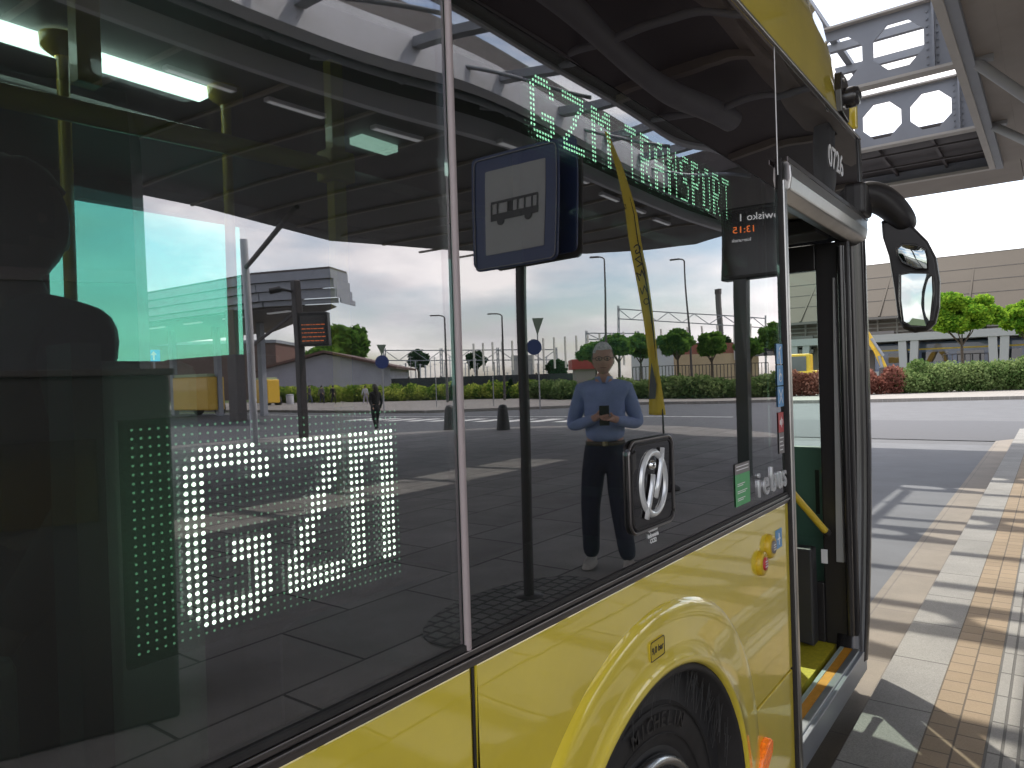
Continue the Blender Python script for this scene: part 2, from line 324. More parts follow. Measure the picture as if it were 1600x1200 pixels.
# far footway, curved like the ring road
WAY = [mg(-60, 640), mg(400, 640), mg(640, 639), mg(850, 632), mg(1000, 627), mg(1230, 640)]
wy = [(-20, -62), (28, -62), (29.5, -43), (30, -28), (34, -22.5), (38, -18.5), (40, -10), (42, -2), (38, 8), (36, 30), (44, 30), (52, 8), (60, -2), (60, -20), (58, -30), (52, -40), (48, -60), (48, -70), (-20, -70)]
struct(MB().prism(wy, lambda a, b, t: (a, b, t), -.17, 0.0).build('far_footway', WALKM))
far = [(48, -70), (48, -60), (52, -40), (58, -30), (60, -20), (60, -2), (52, 8), (44, 30), (44, 80), (260, 80), (260, -200), (-60, -200), (-60, -70), (-20, -70)]
struct(MB().prism(far, lambda a, b, t: (a, b, t), -.17, 0.03).build('planted_verge', GRASSG))

# ------------------------------------------------------------------ platform canopy
can = empty('platform_canopy', (-4, -8, 0), 'grey steel platform canopy with glazed skylight bays and dark soffit above the kerb', 'canopy')
can.location = (0, 0, 0)
ZC = 5.5
sf = MB()
# solid soffit slabs round the openings
sf.box(-1.6, 1.2, -.3, 3.6, ZC, ZC+.5)
sf.box(-1.6, 19.4, 3.6, 6.5, ZC, ZC+.5)
sf.box(17.4, 19.4, -.3, 3.6, ZC, ZC+.5)
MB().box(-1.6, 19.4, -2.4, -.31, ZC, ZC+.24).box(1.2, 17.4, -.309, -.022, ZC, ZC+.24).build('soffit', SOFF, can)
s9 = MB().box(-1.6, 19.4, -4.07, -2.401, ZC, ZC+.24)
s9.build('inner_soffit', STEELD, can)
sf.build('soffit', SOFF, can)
s2 = MB()
far_edge = [(-1.6, -6.8), (21, -6.8), (22.0, -8.2), (20.6, -11.6), (13.4, -15.4), (9, -14.7), (-1.6, -14.7)]
s2.prism(far_edge, lambda a, b, t: (a, b, t), ZC, ZC+.5)
s2.box(-1.6, 20.4, -6.69, -5.63, ZC+.75, ZC+.85); s2.box(-1.6, 20.4, -6.81, -6.71, ZC+.201, ZC+.8); s2.box(-1.6, 20.4, -5.615, -5.50, ZC+.361, ZC+.8)
s2.prism([(14.2, -4.1), (19.4, -4.1), (21, -6.8), (14.2, -5.45)], lambda a, b, t: (a, b, t), ZC+.02, ZC+.5)
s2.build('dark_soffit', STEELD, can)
rib = MB()
for i in range(15): rib.box(-1.4+i*1.45, -1.4+i*1.45+.06, -14.6, -6.9, ZC-.05, ZC)
rib.box(-1.5, 19.3, -2.05, -1.9, ZC-.12, ZC-.001); rib.box(-1.5, 19.3, -.75, -.68, ZC-.08, ZC-.001)
for i in range(5): rib.box(1+i*4, 1+i*4+.12, -4.0, -2.06, ZC-.1, ZC-.001)
for i in range(8): rib.box(-1.5, 19.3, 3.8+i*.33, 3.83+i*.33, ZC-.035, ZC)
rib.build('soffit_ribs', SOFF, can)
fa = MB()
fa.box(-1.6, 21, -6.82, -6.70, ZC-.08, ZC+.20); fa.box(-1.6, 14.2, -5.62, -5.40, ZC-.12, ZC+.36)
fa.box(-1.6, 14.2, -4.16, -4.08, ZC-.04, ZC+.2)
fa.build('light_fascia', STEELL, can)
fr = MB()
fr.box(1.2, 17.5, -.02, .1, ZC-.10, ZC+.95); fr.box(1.2, 17.5, 3.55, 3.68, ZC-.1, ZC+.95); fr.box(17.35, 17.47, .1, 3.55, ZC-.10, ZC+.95); fr.box(1.1, 1.22, .1, 3.55, ZC-.1, ZC+.95)
fr.build('skylight_frame', STEELG, can)
lp = MB(); lp.box(1.3, 17.3, .1, .2, ZC-.13, ZC-.07)
for x in (1.6, 4.8, 8.0, 11.2, 14.4): lp.box(x-.1, x+.1, .2, 3.5, ZC-.07, ZC-.03); lp.box(x-.1, x+.1, .2, 3.5, ZC+.87, ZC+.9)
lp.box(17.2, 17.34, .2, 3.5, ZC-.13, ZC-.07)
lp.build('beam_flanges', mat('pale_flange', (.46, .42, .38), .55, noise=.06, nscale=3), can)
def cast_beam(x):
    bm = bmesh.new(); y0, y1, z0, z1 = .12, 3.52, ZC-.03, ZC+.87; n = 4; cw = (y1-y0-.36)/n; R = .335; ys = y1-.0
    fs = []
    def quadp(pts):
        vs = [bm.verts.new((x, a, b)) for a, b in pts]; bm.faces.new(vs)
    quadp([(y0, z0), (y0+.36, z0), (y0+.36, z1), (y0, z1)])
    for i in range(n):
        a0 = y0+.36+i*cw; a1 = a0+cw; cy = (a0+a1)/2; cz = (z0+z1)/2
        octo = [(cy+R*cos(radians(22.5+45*k)), cz+R*sin(radians(22.5+45*k))) for k in range(8)]
        corner = [(a1, (cz+z1)/2), (cy+.2, z1), (cy-.2, z1), (a0, (cz+z1)/2), (a0, (cz+z0)/2), (cy-.2, z0), (cy+.2, z0), (a1, (cz+z0)/2)]
        for k in range(8):
            k2 = (k+1) % 8; pts = [octo[k], corner[k], corner[k2], octo[k2]]
            quadp(pts)
        quadp([(a1, (cz+z1)/2), (a1, z1), (cy+.2, z1)]); quadp([(a0, (cz+z1)/2), (cy-.2, z1), (a0, z1)])
        quadp([(a0, (cz+z0)/2), (a0, z0), (cy-.2, z0)]); quadp([(a1, (cz+z0)/2), (cy+.2, z0), (a1, z0)])
    bmesh.ops.remove_doubles(bm, verts=bm.verts, dist=.001)
    r = bmesh.ops.extrude_face_region(bm, geom=bm.faces[:])
    bmesh.ops.translate(bm, verts=[v for v in r['geom'] if isinstance(v, bmesh.types.BMVert)], vec=(.03, 0, 0))
    bmesh.ops.recalc_face_normals(bm, faces=bm.faces)
    me = bpy.data.meshes.new('castellated_beam'); bm.to_mesh(me); bm.free(); me.materials.append(STEELG)
    o = bpy.data.objects.new('castellated_beam', me); COL.objects.link(o); o.parent = can
    st = MB(); st.box(x-.09, x-.01, .42, .45, z0, z1); st.box(x-.09, x-.01, .13, .15, z0, z1)
    for k in range(8):
        for yy in (.38, .5): st.box(x-.02, x-.004, yy, yy+.022, z0+.07+k*.1, z0+.095+k*.1)
    st.build('stiffener', STEELG, o)
for x in (1.6, 4.8, 8.0, 11.2, 14.4): cast_beam(x)
bars = MB()
for x in (2.7, 3.7, 5.9, 6.9, 9.1, 10.1, 12.3, 13.3): bars.box(x-.045, x+.045, .1, 3.55, ZC+1.0, ZC+1.12)
for y in (.1, 1.9, 3.5): bars.box(1.2, 14.4, y-.05, y+.05, ZC+1.12, ZC+1.2)
x = -1.3
while x < 14: bars.box(x-.07, x+.07, -5.39, -4.17, ZC+.1, ZC+.24); x += 1.55
bars.build('glazing_bars', STEELG, can)
MB().box(1.1, 14.5, .05, 3.6, ZC+1.21, ZC+1.225).build('skylight_glass', GLASSR, can)
MB().box(-1.6, 14.2, -5.39, -4.17, ZC+.25, ZC+.262).build('skylight_glass', GLASSR, can)
cl = MB(); cl.box(14.45, 17.34, .11, 3.54, ZC+.14, ZC+.18)
for y in (.9, 1.8, 2.7): cl.box(14.5, 17.3, y, y+.05, ZC+.06, ZC+.139)
for xx in (15.4, 16.4): cl.box(xx, xx+.06, .12, 3.5, ZC+.03, ZC+.059)
cl.build('closed_bay', STEELD, can)
tr = MB(); x = -1; up_ = True
while x < 20:
    tr.bar((x, -6.1, ZC+.05 if up_ else ZC+.7), (x+1.0, -6.1, ZC+.7 if up_ else ZC+.05), .045); x += 1.0; up_ = not up_
tr.tube([(-1.5, -6.1, ZC+.1), (20, -6.1, ZC+.1)], .05); tr.tube([(-1.5, -6.1, ZC+.7), (20, -6.1, ZC+.7)], .04)
for x in range(0, 14, 3):   # cross braces running over the skylight to the inner soffit
    tr.tube([(x, -6.6, ZC+.3), (x+2.6, -4.2, ZC-.1)], .035, 8)
tr.build('roof_truss', STEELG, can)
MB().tube([(-1.4, -3.15, ZC-.28), (10.7, -3.15, ZC-.28)], .13, 16).build('round_girder', STEELG, can)
for x in (1.6, 4.4, 7.2, 10.0): MB().tube([(x, -3.15, ZC-.28), (x+.8, -.9, ZC-.05)], .05, 8).build('girder_strut', STEELG, can); MB().tube([(x, -3.15, ZC-.28), (x+.4, -4.0, ZC)], .05, 8).build('girder_strut', STEELG, can)
STRG = mat('strut_grey', (.33, .33, .34), .5)
for (a, b) in (((11.3, .0, ZC-.02), (12.62, -2.0, 3.6)), ((14.5, .0, ZC-.02), (12.78, -2.1, 3.4))):
    stt = MB().tube([a, b], .07, 12); a = Vector(a); b = Vector(b); d = (b-a).normalized()
    stt.build('tube_strut', STRG, can)
    MB().bar(a+Vector((0, 0, .06)), a+Vector((0, -.22, .02)), .14, .12).build('strut_bracket', STRG, can)
for x, y in ((12.7, -2.2), (-1.3, -2.35), (-1.3, -9.5)): MB().tube([(x, y, 0), (x, y, ZC)], .15, 16).build('column', STEELG, can)
# strip lights under the canopy
LIT = mat('strip_light_white', (.7, .7, .72), .4, emit=(1, 1, 1), estr=.12)
def strip_light(x, y, z, L_=.95, lab=None):
    e = empty('ceiling_light', (x, y, z), lab, 'ceiling light', 'strip lights under the dark canopy soffit')
    MB().box(-L_/2, L_/2, -.06, .06, -.06, 0).build('housing', STEELL, e)
    MB().box(-L_/2+.03, L_/2-.03, -.045, .045, -.068, -.061).build('diffuser', LIT, e); return e
pos = [('strip light reflected highest and furthest left in the rear pane', (330, 112)), ('strip light reflected just right of the yellow stanchion in the rear pane', (480, 160)),
       ('strip light reflected left of the pane seam above the sign', (632, 205)), ('strip light reflected over the bus stop sign beside the pane seam', (797, 234)),
       ('strip light reflected at the right shoulder of the bus stop sign', (890, 280)), ('strip light reflected just left of the yellow feather flag', (950, 312)),
       ('short strip light reflected just right of the yellow feather flag', (1000, 333)), ('last strip light before the canopy end, reflected right of the flag', (1042, 352))]
for lab, p in pos:
    q = mg(*p, ZC-.06); strip_light(q.x, q.y, ZC-.06, .95, lab)

# ------------------------------------------------------------------ the bus
bus = empty('city_bus', (0, 0, -.15), 'yellow and black city bus at the kerb with open front door and mirrored side windows', 'bus')
BZ = .15      # parts are modelled in world heights, the root sits on the road
BUSP = []
def P(o): o.parent = bus; o.location.z += BZ; BUSP.append(o); return o
WX, WZ = 1.58, .25
RO, RI = .69, .535
# lower skirt with the wheel arch notch
def arch_pts(r, a0, a1, n=40, ex=1.0): return [(WX+r*ex*cos(radians(a0+(a1-a0)*i/n)), WZ+r*sin(radians(a0+(a1-a0)*i/n))) for i in range(n+1)]
def side_panel(name, poly, y0=0.0, th=.03, m=YEL, bev=.004):
    return P(MB().prism(poly, lambda a, b, t: (a, t, b), y0, y0+th).build(name, m, bevel=bev))
rear = [(-7.5, -.02), (.898, -.02), (.898, 1.03), (-7.5, 1.03)]
side_panel('rear_side_panel', rear)
za = -.02
ang = math.degrees(math.asin((WZ-za)/RO))
front = [(.91, za)] + [(WX-RO*cos(radians(ang)), za)] + arch_pts(RO, 180+ang, -0.0)[1:-1] + [(WX+RO, WZ), (WX+RO, .437), (2.655, .437), (2.655, 1.03), (.91, 1.03)]
# simpler: triangulated side with arch, split at .437
fp = [(.91, za), (WX-RO*cos(radians(ang)), za)] + arch_pts(RO, 180+ang, 15.5)[1:] + [(2.655, .437), (2.655, 1.03), (.91, 1.03)]
side_panel('front_side_panel', fp)
fp2 = [(WX+RO*cos(radians(-ang)), za)] + arch_pts(RO, -ang, 15.0, 12)[1:] + [(2.655, .43), (2.655, za)]
side_panel('lower_flap', fp2)
# flared wheel arch swept over the opening
fl = MB(); prof = [(RO+.002, .003), (RO-.006, -.005), (RO-.014, -.011), (RO-.022, -.0135), (RO-.05, -.0145), (RO-.09, -.0155), (RI+.030, -.017), (RI+.022, -.022), (RI+.010, -.026), (RI+.002, -.023), (RI-.002, .03)]
nA = 72; vs = []
for i in range(nA+1):
    a = radians(-ang+(180+2*ang)*i/nA)
    k = 1.0 + .035*max(0, sin(2*(a)))**2 * (1 if a < pi/2 else 0)
    for r, d in prof:
        kk = 1+(k-1)*(r-RI)/(RO-RI); vs.append((WX+r*kk*cos(a), d, WZ+r*kk*sin(a)))
n = len(prof); fl.add(vs, [(i*n+j, i*n+j+1, (i+1)*n+j+1, (i+1)*n+j) for i in range(nA) for j in range(n-1)], True)
P(fl.build('wheel_arch_flare', YEL))
ln = MB(); vs = []
for i in range(49):
    a = radians(-25+230*i/48)
    for r, y in ((RI, -.012), (RI-.012, -.02), (RI-.02, -.012), (RI-.02, .5)): vs.append((WX+r*cos(a), y, WZ+r*sin(a)))
ln.add(vs, [(i*4+j, i*4+j+1, (i+1)*4+j+1, (i+1)*4+j) for i in range(48) for j in range(3)], True)
ln.box(WX-.6, WX+.6, .5, .52, -.1, .85)
P(ln.build('wheel_housing', RUB))
# brush-like bristle streaks on the housing
br = MB(); random.seed(3)
for i in range(420):
    a = radians(random.uniform(20, 165)); y = random.uniform(.0, .18); r = RI-.022; l = random.uniform(.03, .11)
    p = Vector((WX+r*cos(a), y, WZ+r*sin(a))); q = p+Vector((random.uniform(-.004, .004), random.uniform(0, .02), -l))
    br.bar(p, q, .0012)
b_ = P(br.build('housing_bristles', mat('bristle', (.06, .06, .06), .5))); b_['kind'] = 'stuff'
wheel = P(MB().lathe([(.30, .11), (.315, .065), (.35, .055), (.40, .045), (.44, .055), (.462, .085), (.468, .12), (.468, .34), (.45, .37), (.3, .36)], (WX+.01, 0, WZ-.02), 64, 'y').build('wheel', RUB))
rimm = MB().lathe([(.318, .052), (.312, .035), (.300, .030), (.288, .036), (.280, .06), (.262, .10), (.25, .16), (.22, .19), (.16, .165), (.13, .12), (.09, .10), (.0, .095)], (WX+.01, 0, WZ-.02), 64, 'y').build('rim', mat('wheel_aluminium', (.55, .57, .6), .22, 1, noise=.08, nscale=9), wheel)
for k in range(10):
    nuts = MB()
    a = 2*pi*k/10; c = (WX+.01+.19*cos(a), .15, WZ-.02+.19*sin(a)); nuts.lathe([(.016, 0), (.016, .035), (0, .036)], c, 6, 'y'); nuts.lathe([(.016, 0.035), (.013, -.01), (0, -.012)], c, 6, 'y'); nuts.build('wheel_nut', CHR, wheel)
gr = MB()
for r in (.365, .435): gr.lathe([(r-.002, .050), (r, .045), (r+.002, .050)], (WX+.01, 0, WZ-.02), 64, 'y')
gr.build('sidewall_rings', RUB, wheel)
TYT = mat('tyre_lettering', (.030, .028, .028), .5)
word = 'MICHELIN'
for i, chh in enumerate(word):
    a = radians(98 - i*5.4); rr = .402
    t = text('lettering', chh, .052, (WX+.01+rr*cos(a), .0415, WZ-.02+rr*sin(a)), (0, 0, 0), TYT, wheel, ext=.002, bold=.0004)
    t.rotation_euler = (Matrix.Rotation(-(a-pi/2), 3, 'Y') @ Matrix.Rotation(pi/2, 3, 'X')).to_euler()
# mid waist trim
tm = MB()
for z0, z1, d, in ((1.03, 1.041, -.004), (1.041, 1.049, -.010), (1.049, 1.060, -.005)): tm.box(-7.5, 2.655, d, .02, z0, z1-.001)
P(tm.build('waist_trim', ALUD, bevel=.0015))
P(MB().box(-7.5, 2.655, -.002, .02, 1.0601, 1.069).build('waist_seal', RUB))
# glazing
P(MB().box(-3.4, .886, .004, .012, 1.069, 2.19).build('rear_window', GLASSW))
P(MB().box(.90, 2.643, .002, .010, 1.069, 2.148).build('front_window', GLASSW2))
P(MB().box(.90, 2.643, .0, .012, 2.1485, 2.652).build('black_cove_panel', GLASSK))
P(MB().box(-7.5, .886, .0, .012, 2.1905, 2.652).build('black_cove_panel', GLASSK))
P(MB().box(-7.5, -3.4, .0, .012, 1.069, 2.19).build('black_rear_glazing', GLASSK2))
def vrod(name, x, z0, z1, r, m, y=-.0): return P(MB().tube([(x, y, z0), (x, y, z1)], r, 12).build(name, m))
vrod('pane_seam', .893, 1.06, 2.65, .0062, mat('seam_sealant', (.36, .30, .30), .45), .0)
vrod('panel_gap', .904, -.02, 1.03, .003, BLK, .002)
vrod('panel_gap', 2.649, 2.2, 2.66, .003, ALU, .0)
# header over the door
P(MB().box(2.655, 4.03, -.002, .012, 2.262, 2.654).build('black_header', GLASSK2))
tt = MB(); tt.bar((-7.5, -.005, 2.662), (4.03, -.005, 2.662), .014, .012); tt.bar((-7.5, -.001, 2.6735), (4.02, -.001, 2.6735), .006, .010)
P(tt.build('roof_trim', ALU, bevel=.002))
# roof fairing (yellow)
rf = MB(); top = [(-7.5, 3.2), (3.3, 3.2), (3.6, 3.19), (3.82, 3.13), (3.97, 3.02), (4.05, 2.88), (4.07, 2.70)]
rows = [(0.0, 0.004), (.25, .012), (.6, .028), (.85, .05), (.96, .085), (1.0, .14), (1.0, .5)]
vs = []
for k, (x, zt) in enumerate(top):
    for u, y in rows:
        f = max(0, (x-3.4)/.72)
        vs.append((x, y+ -.0+.12*f*f*u, 2.68+(zt-2.68)*u))
nr = len(rows)
rf.add(vs, [(i*nr+j, i*nr+j+1, (i+1)*nr+j+1, (i+1)*nr+j) for i in range(len(top)-1) for j in range(nr-1)], True)
rf.box(-7.5, 3.1, .5, 2.0, 2.9, 3.2)
P(rf.build('roof_fairing', YEL))
kz = MB(); kz.box(3.935, 3.965, -.012, .03, 2.70, 2.86); P(kz.build('roof_rib', YEL, bevel=.006))
rcm = P(MB().prism([(3.60, 2.80), (3.73, 2.78), (3.745, 2.86), (3.735, 2.96), (3.70, 2.985), (3.60, 2.985), (3.585, 2.9)], lambda a, b, t: (a, t, b-.115), -.02, .012).build('roof_camera', BLKS, bevel=.006))
MB().lathe([(.048, .0), (.048, -.04), (.040, -.058), (.02, -.064), (.0, -.066)], (3.685, -.015, 2.770), 24, 'y').build('lens_housing', BLKS, rcm)
MB().lathe([(.017, .0), (.013, -.004), (.0, -.005)], (3.685, -.080, 2.770), 16, 'y').build('lens', PANE, rcm)
for z_ in (2.71, 2.84): MB().lathe([(.011, 0), (.011, -.006), (.004, -.008), (0, -.006)], (3.625, -.02, z_), 12, 'y').build('screw', ALU, rcm)
# number
P(text('fleet_number', '0726', .135, (3.512, -.0045, 2.437), FACE, WHT, sx=1.02, ext=.0006, bold=.002))
# --- door portal
fx = 2.655
dl = MB()
dl.box(2.656, 2.668, -.012, .05, -.05, 2.262); P(dl.build('door_post_seal', RUB, bevel=.003))
P(MB().box(2.6685, 2.700, -.017, .06, -.05, 2.19).build('door_post', ALU, bevel=.006))
P(MB().box(2.7005, 2.714, -.006, .07, .12, 2.12).build('door_post_rubber', RUB, bevel=.004))
hd = MB(); hd.prism([(-.03, 2.262), (.03, 2.262), (.06, 2.13), (.02, 2.125), (-.026, 2.155), (-.034, 2.2)], lambda a, b, t: (t, a, b), 2.700, 4.02)
P(hd.build('door_header', ALU, bevel=.006)); P(MB().box(2.66, 4.03, -.034, -.0302, 2.245, 2.262).build('rain_strip', ALUD))
# front corner post with slightly bulged outline
edge = [(.08, 3.86), (.25, 3.93), (.5, 3.99), (.8, 4.05), (1.1, 4.085), (1.6, 4.095), (2.05, 4.085), (2.4, 4.06), (2.66, 4.03)]
cp = MB(); vs = []
for z, x in edge: vs += [(x-.085, .0, z), (x-.035, -.014, z), (x-.012, -.012, z), (x, .004, z), (x+.01, .06, z), (x+.0, .12, z), (x-.085, .12, z)]
cp.add(vs, [(i*7+j, i*7+(j+1) % 7, (i+1)*7+(j+1) % 7, (i+1)*7+j) for i in range(len(edge)-1) for j in range(7)], True); P(cp.build('front_corner_post', BLKS))
ye = MB(); vs = []
for z, x in [e for e in edge if .2 < e[0] < 1.65]: vs += [(x-.004, -.004, z), (x+.012, .004, z), (x+.05, .12, z), (x+.04, .13, z)]
ne = len(vs)//4; ye.add(vs, [(i*4+j, i*4+(j+1) % 4, (i+1)*4+(j+1) % 4, (i+1)*4+j) for i in range(ne-1) for j in range(4)], True); P(ye.build('yellow_front_edge', YEL))
# front of the bus: rounded nose, windscreen, bumper
def nose(z0, z1, m, name, bulge=.32):
    q = MB(); vs = []; nn = 14
    for z in (z0, (z0+z1)/2, z1):
        xe = 4.02
        for i in range(nn+1):
            y = .13 + (2.42-.13)*i/nn; s = 1-abs(2*i/nn-1)**3; vs.append((xe+.03+bulge*s, y, z))
    q.add(vs, [(j*(nn+1)+i, j*(nn+1)+i+1, (j+1)*(nn+1)+i+1, (j+1)*(nn+1)+i) for j in range(2) for i in range(nn)], True)
    return P(q.build(name, m))
nose(.0, .85, YEL, 'front_bumper'); nose(.86, 2.16, GLASSD, 'windscreen'); nose(2.17, 2.95, BLKS, 'front_header')
MB()
P(MB().box(-7.5, 3.3, .52, 2.0, 2.905, 2.95).build('roof_deck', GREYD))
P(MB().box(2.74, 3.80, .12, 1.15, 2.22, 2.27).build('entrance_ceiling', mat('pale_ceiling', (.40, .39, .38), .5), bevel=.01)); P(MB().box(3.55, 3.80, .1, 1.1, 2.14, 2.21).build('door_drive_cover', GREYD, bevel=.01))
# shell: far side wall with windows, ceiling, floor, back
fw_ = MB(); Yf = 2.46
wins = [(-7.2, -5.4), (-5.3, -3.5), (-3.4, -1.6), (1.22, 2.12)]
fw_.box(-7.5, 4.05, Yf, Yf+.06, 0, 1.15); fw_.box(-7.5, 4.05, Yf, Yf+.06, 2.34, 2.9)
xs = [-7.5]+[v for w in wins for v in w]+[4.05]
for i in range(0, len(xs), 2): fw_.box(xs[i], xs[i+1], Yf, Yf+.06, 1.15, 2.34)
P(fw_.build('far_side_wall', GREYD))
for a, b in wins: P(MB().box(a, b, Yf+.02, Yf+.026, 1.15, 2.34).build('far_window', GLASSF))
P(MB().box(-7.5, 4.0, .06, 2.46, 2.58, 2.62).build('interior_ceiling', CEILI))
cov = MB(); cov.prism([(2.3, 2.58), (2.46, 2.58), (2.46, 2.36), (2.42, 2.36)], lambda a, b, t: (t, a, b), -7.4, 4.0); cov.prism([(.06, 2.58), (.42, 2.58), (.2, 2.3), (.06, 2.2)], lambda a, b, t: (t, a, b), -7.4, 2.6)
P(cov.build('interior_cove', GREYP))
P(MB().box(-7.5, 2.74, .02, 2.46, .07, .13).build('interior_floor', GREYD)); P(MB().box(2.74, 4.02, .13, 1.2, .07, .128).build('door_platform', FLOORY))
P(MB().box(2.72, 4.0, 1.2, 2.46, .07, .55).build('cab_floor', GREYD)); P(MB().box(-7.52, -7.45, 0, 2.5, 0, 2.9).build('rear_wall', YEL))
P(MB().box(-7.5, 4.0, .05, 2.45, -.04, .06).build('chassis', BLK))
# sill with orange and light strips
P(MB().box(2.70, 3.86, .015, .045, .10, .134).build('sill_edge', mat('sill_aluminium', (.62, .66, .68), .3, .8), bevel=.003))
P(MB().box(2.70, 3.86, .0455, .085, .10, .131).build('sill_orange_strip', ORNG)); P(MB().box(2.70, 3.86, .0855, .103, .10, .1335).build('sill_inner_strip', mat('grey_strip', (.42, .50, .46), .4)))
P(MB().box(2.70, 3.86, -.004, .0145, .02, .125).build('sill_face', mat('sill_grey', (.35, .37, .40), .35, .5), bevel=.003))
P(MB().box(2.66, 3.84, .04, .09, -.04, .09).build('sill_skirt', BLK))
P(MB().lathe([(.05, 0), (.05, .006), (.035, .009), (0, .009)], (2.93, .36, .128), 20).build('floor_hatch', mat('hatch_yellow', (.6, .42, .03), .5)))
# open door leaf folded at the front of the doorway
lf = MB(); X = 3.82
lf.box(X, X+.035, .02, .175, .13, 2.13); lf.box(X, X+.035, .52, .62, .13, 2.13); lf.box(X, X+.035, .175, .52, .13, .43); lf.box(X, X+.035, .175, .52, 2.0, 2.13)
leaf = P(lf.build('door_leaf', BLK, bevel=.006))
MB().box(X+.012, X+.018, .175, .52, .43, 2.0).build('leaf_glass', GLASSD, leaf)
MB().tube([(X-.03, .05, .2), (X-.03, .05, 2.1)], .018).build('leaf_shaft', BLKS, leaf)
gs = MB(); gs.prism([(.075, .55), (.11, .55), (.09, 1.95), (.082, 1.95)], lambda a, b, t: (t, a, b), X-.022, X-.0005); gs.build('grey_gusset', mat('gusset_grey', (.30, .30, .30), .5), leaf)
MB().box(X-.004, X-.0005, .155, .185, .53, .60).build('lock_label', WHT, leaf)
h0 = xp(1228, 758, 3.5); h1 = xp(1289, 829, 3.72); ha = MB().tube([h0, h1], .017); h_ = P(ha.build('door_handrail', INYEL)); MB().tube([h1, h1+(h1-h0).normalized()*.025], .02).build('handrail_end', BLK, h_)
P(MB().prism([(.2, .62), (.62, .62), (.66, .2), (.2, .14)], lambda a, b, t: (t, a, b), 3.70, 3.79).build('leaf_lower_box', GREYD, bevel=.01))
# cab partition behind the doorway
P(MB().box(2.76, 2.79, 1.1, 2.44, .55, 2.3).build('cab_partition', GREYD))
P(MB().box(3.96, 4.0, .13, .62, .13, 1.10).build('front_bulkhead', mat('bulkhead_green', (.09, .16, .13), .4), bevel=.01)); P(MB().box(3.955, 3.96, .22, .24, .75, .98).build('bulkhead_slot', BLK))
P(MB().box(3.9, 4.1, .62, 2.35, .55, 1.05).build('dashboard', GREYD, bevel=.03))
# mirror on its arm
def X3(pts, x): return [tuple(xp(a, b, x)) for a, b in pts]
head = X3([(1376, 345), (1392, 338), (1425, 352), (1448, 375), (1462, 402), (1468, 440), (1467, 480), (1461, 505), (1448, 517), (1428, 520), (1411, 514), (1402, 497), (1396, 450), (1388, 400), (1378, 370)], 4.15)
hm = MB(); n = len(head); cxx = sum(h[1] for h in head)/n; czz = sum(h[2] for h in head)/n
lay = [(.0, .93), (.012, 1.0), (.05, 1.0), (.10, .85), (.13, .5)]
vs = [(4.15+dx, cxx+(h[1]-cxx)*s, czz+(h[2]-czz)*s) for dx, s in lay for h in head]
hm.add(vs, [tuple(range(n))] + [(i*n+j, i*n+(j+1) % n, (i+1)*n+(j+1) % n, (i+1)*n+j) for i in range(len(lay)-1) for j in range(n)]+[tuple(range((len(lay)-1)*n, len(lay)*n))])
MIR = mat('mirror_silver', (.36, .40, .40), .0, 1)
mh = P(hm.build('mirror_head', BLK, bevel=.004))
for nm, poly, tl in (('upper_mirror', [(1404, 390), (1412, 383), (1432, 384), (1446, 390), (1450, 404), (1450, 421), (1432, 420), (1412, 411), (1405, 401)], .3), ('lower_mirror', [(1409, 430), (1424, 427), (1450, 427), (1458, 432), (1459, 460), (1455, 500), (1448, 511), (1425, 510), (1413, 503), (1409, 470)], .05)):
    pts = X3(poly, 4.15); m2 = MB(); c = Vector((4.15-.030, sum(p[1] for p in pts)/len(pts), sum(p[2] for p in pts)/len(pts)))
    rings = []; k = len(pts)
    for s, dx in ((1.0, .0), (.75, -.0022), (.5, -.004), (.25, -.005)): rings += [(c.x+dx*(2 if tl > .1 else .6)-.22*(p[1]-c.y)*s, c.y+(p[1]-c.y)*s, c.z+(p[2]-c.z)*s) for p in pts]
    m2.add(rings, [(i*k+j, i*k+(j+1) % k, (i+1)*k+(j+1) % k, (i+1)*k+j) for i in range(3) for j in range(k)]+[tuple(range(3*k, 4*k))], True)
    m2.add([(4.1535, p[1], p[2]) for p in pts]+[(c.x-.22*(p[1]-c.y), p[1], p[2]) for p in pts], [(j, (j+1) % k, k+(j+1) % k, k+j) for j in range(k)])
    g_ = m2.build(nm, [MIR, BLK], mh)
    for q_ in g_.data.polygons[-k:]: q_.material_index = 1
    rm = MB(); rm.tube([(c.x-.22*(p[1]-c.y), p[1], p[2]) for p in pts+[pts[0]]], .0055, 6, False); rm.build('mirror_rim', BLKS, mh)
A = [xp(1318, 318, 4.02), xp(1345, 305, 4.06), xp(1375, 308, 4.12), xp(1402, 330, 4.17), xp(1424, 362, 4.2)]
am = MB(); vs = []; W_ = [.13, .165, .155, .13, .10]; K = 12
for i, p in enumerate(A):
    d = (A[min(i+1, 4)]-A[max(i-1, 0)]).normalized(); nrm = Vector((0, -d.z, d.y)).normalized() if i > 0 else Vector((0, 0, 1))
    w = W_[i]
    for k in range(K):
        a = 2*pi*k/K; vs.append(p + nrm*(w*.55*cos(a)) + Vector((1, 0, 0))*(w*.8*sin(a)))
am.add(vs, [(i*K+k, i*K+(k+1) % K, (i+1)*K+(k+1) % K, (i+1)*K+k) for i in range(4) for k in range(K)]+[tuple(range(K)), tuple(range(4*K, 5*K))], True)
ar = P(am.build('mirror_arm', BLK)); md = ar.modifiers.new('s', 'SUBSURF'); md.levels = 2; md.render_levels = 2
P(MB().box(3.88, 4.06, -.05, .02, 2.26, 2.42).build('arm_bracket', BLK, bevel=.02, seg=4))
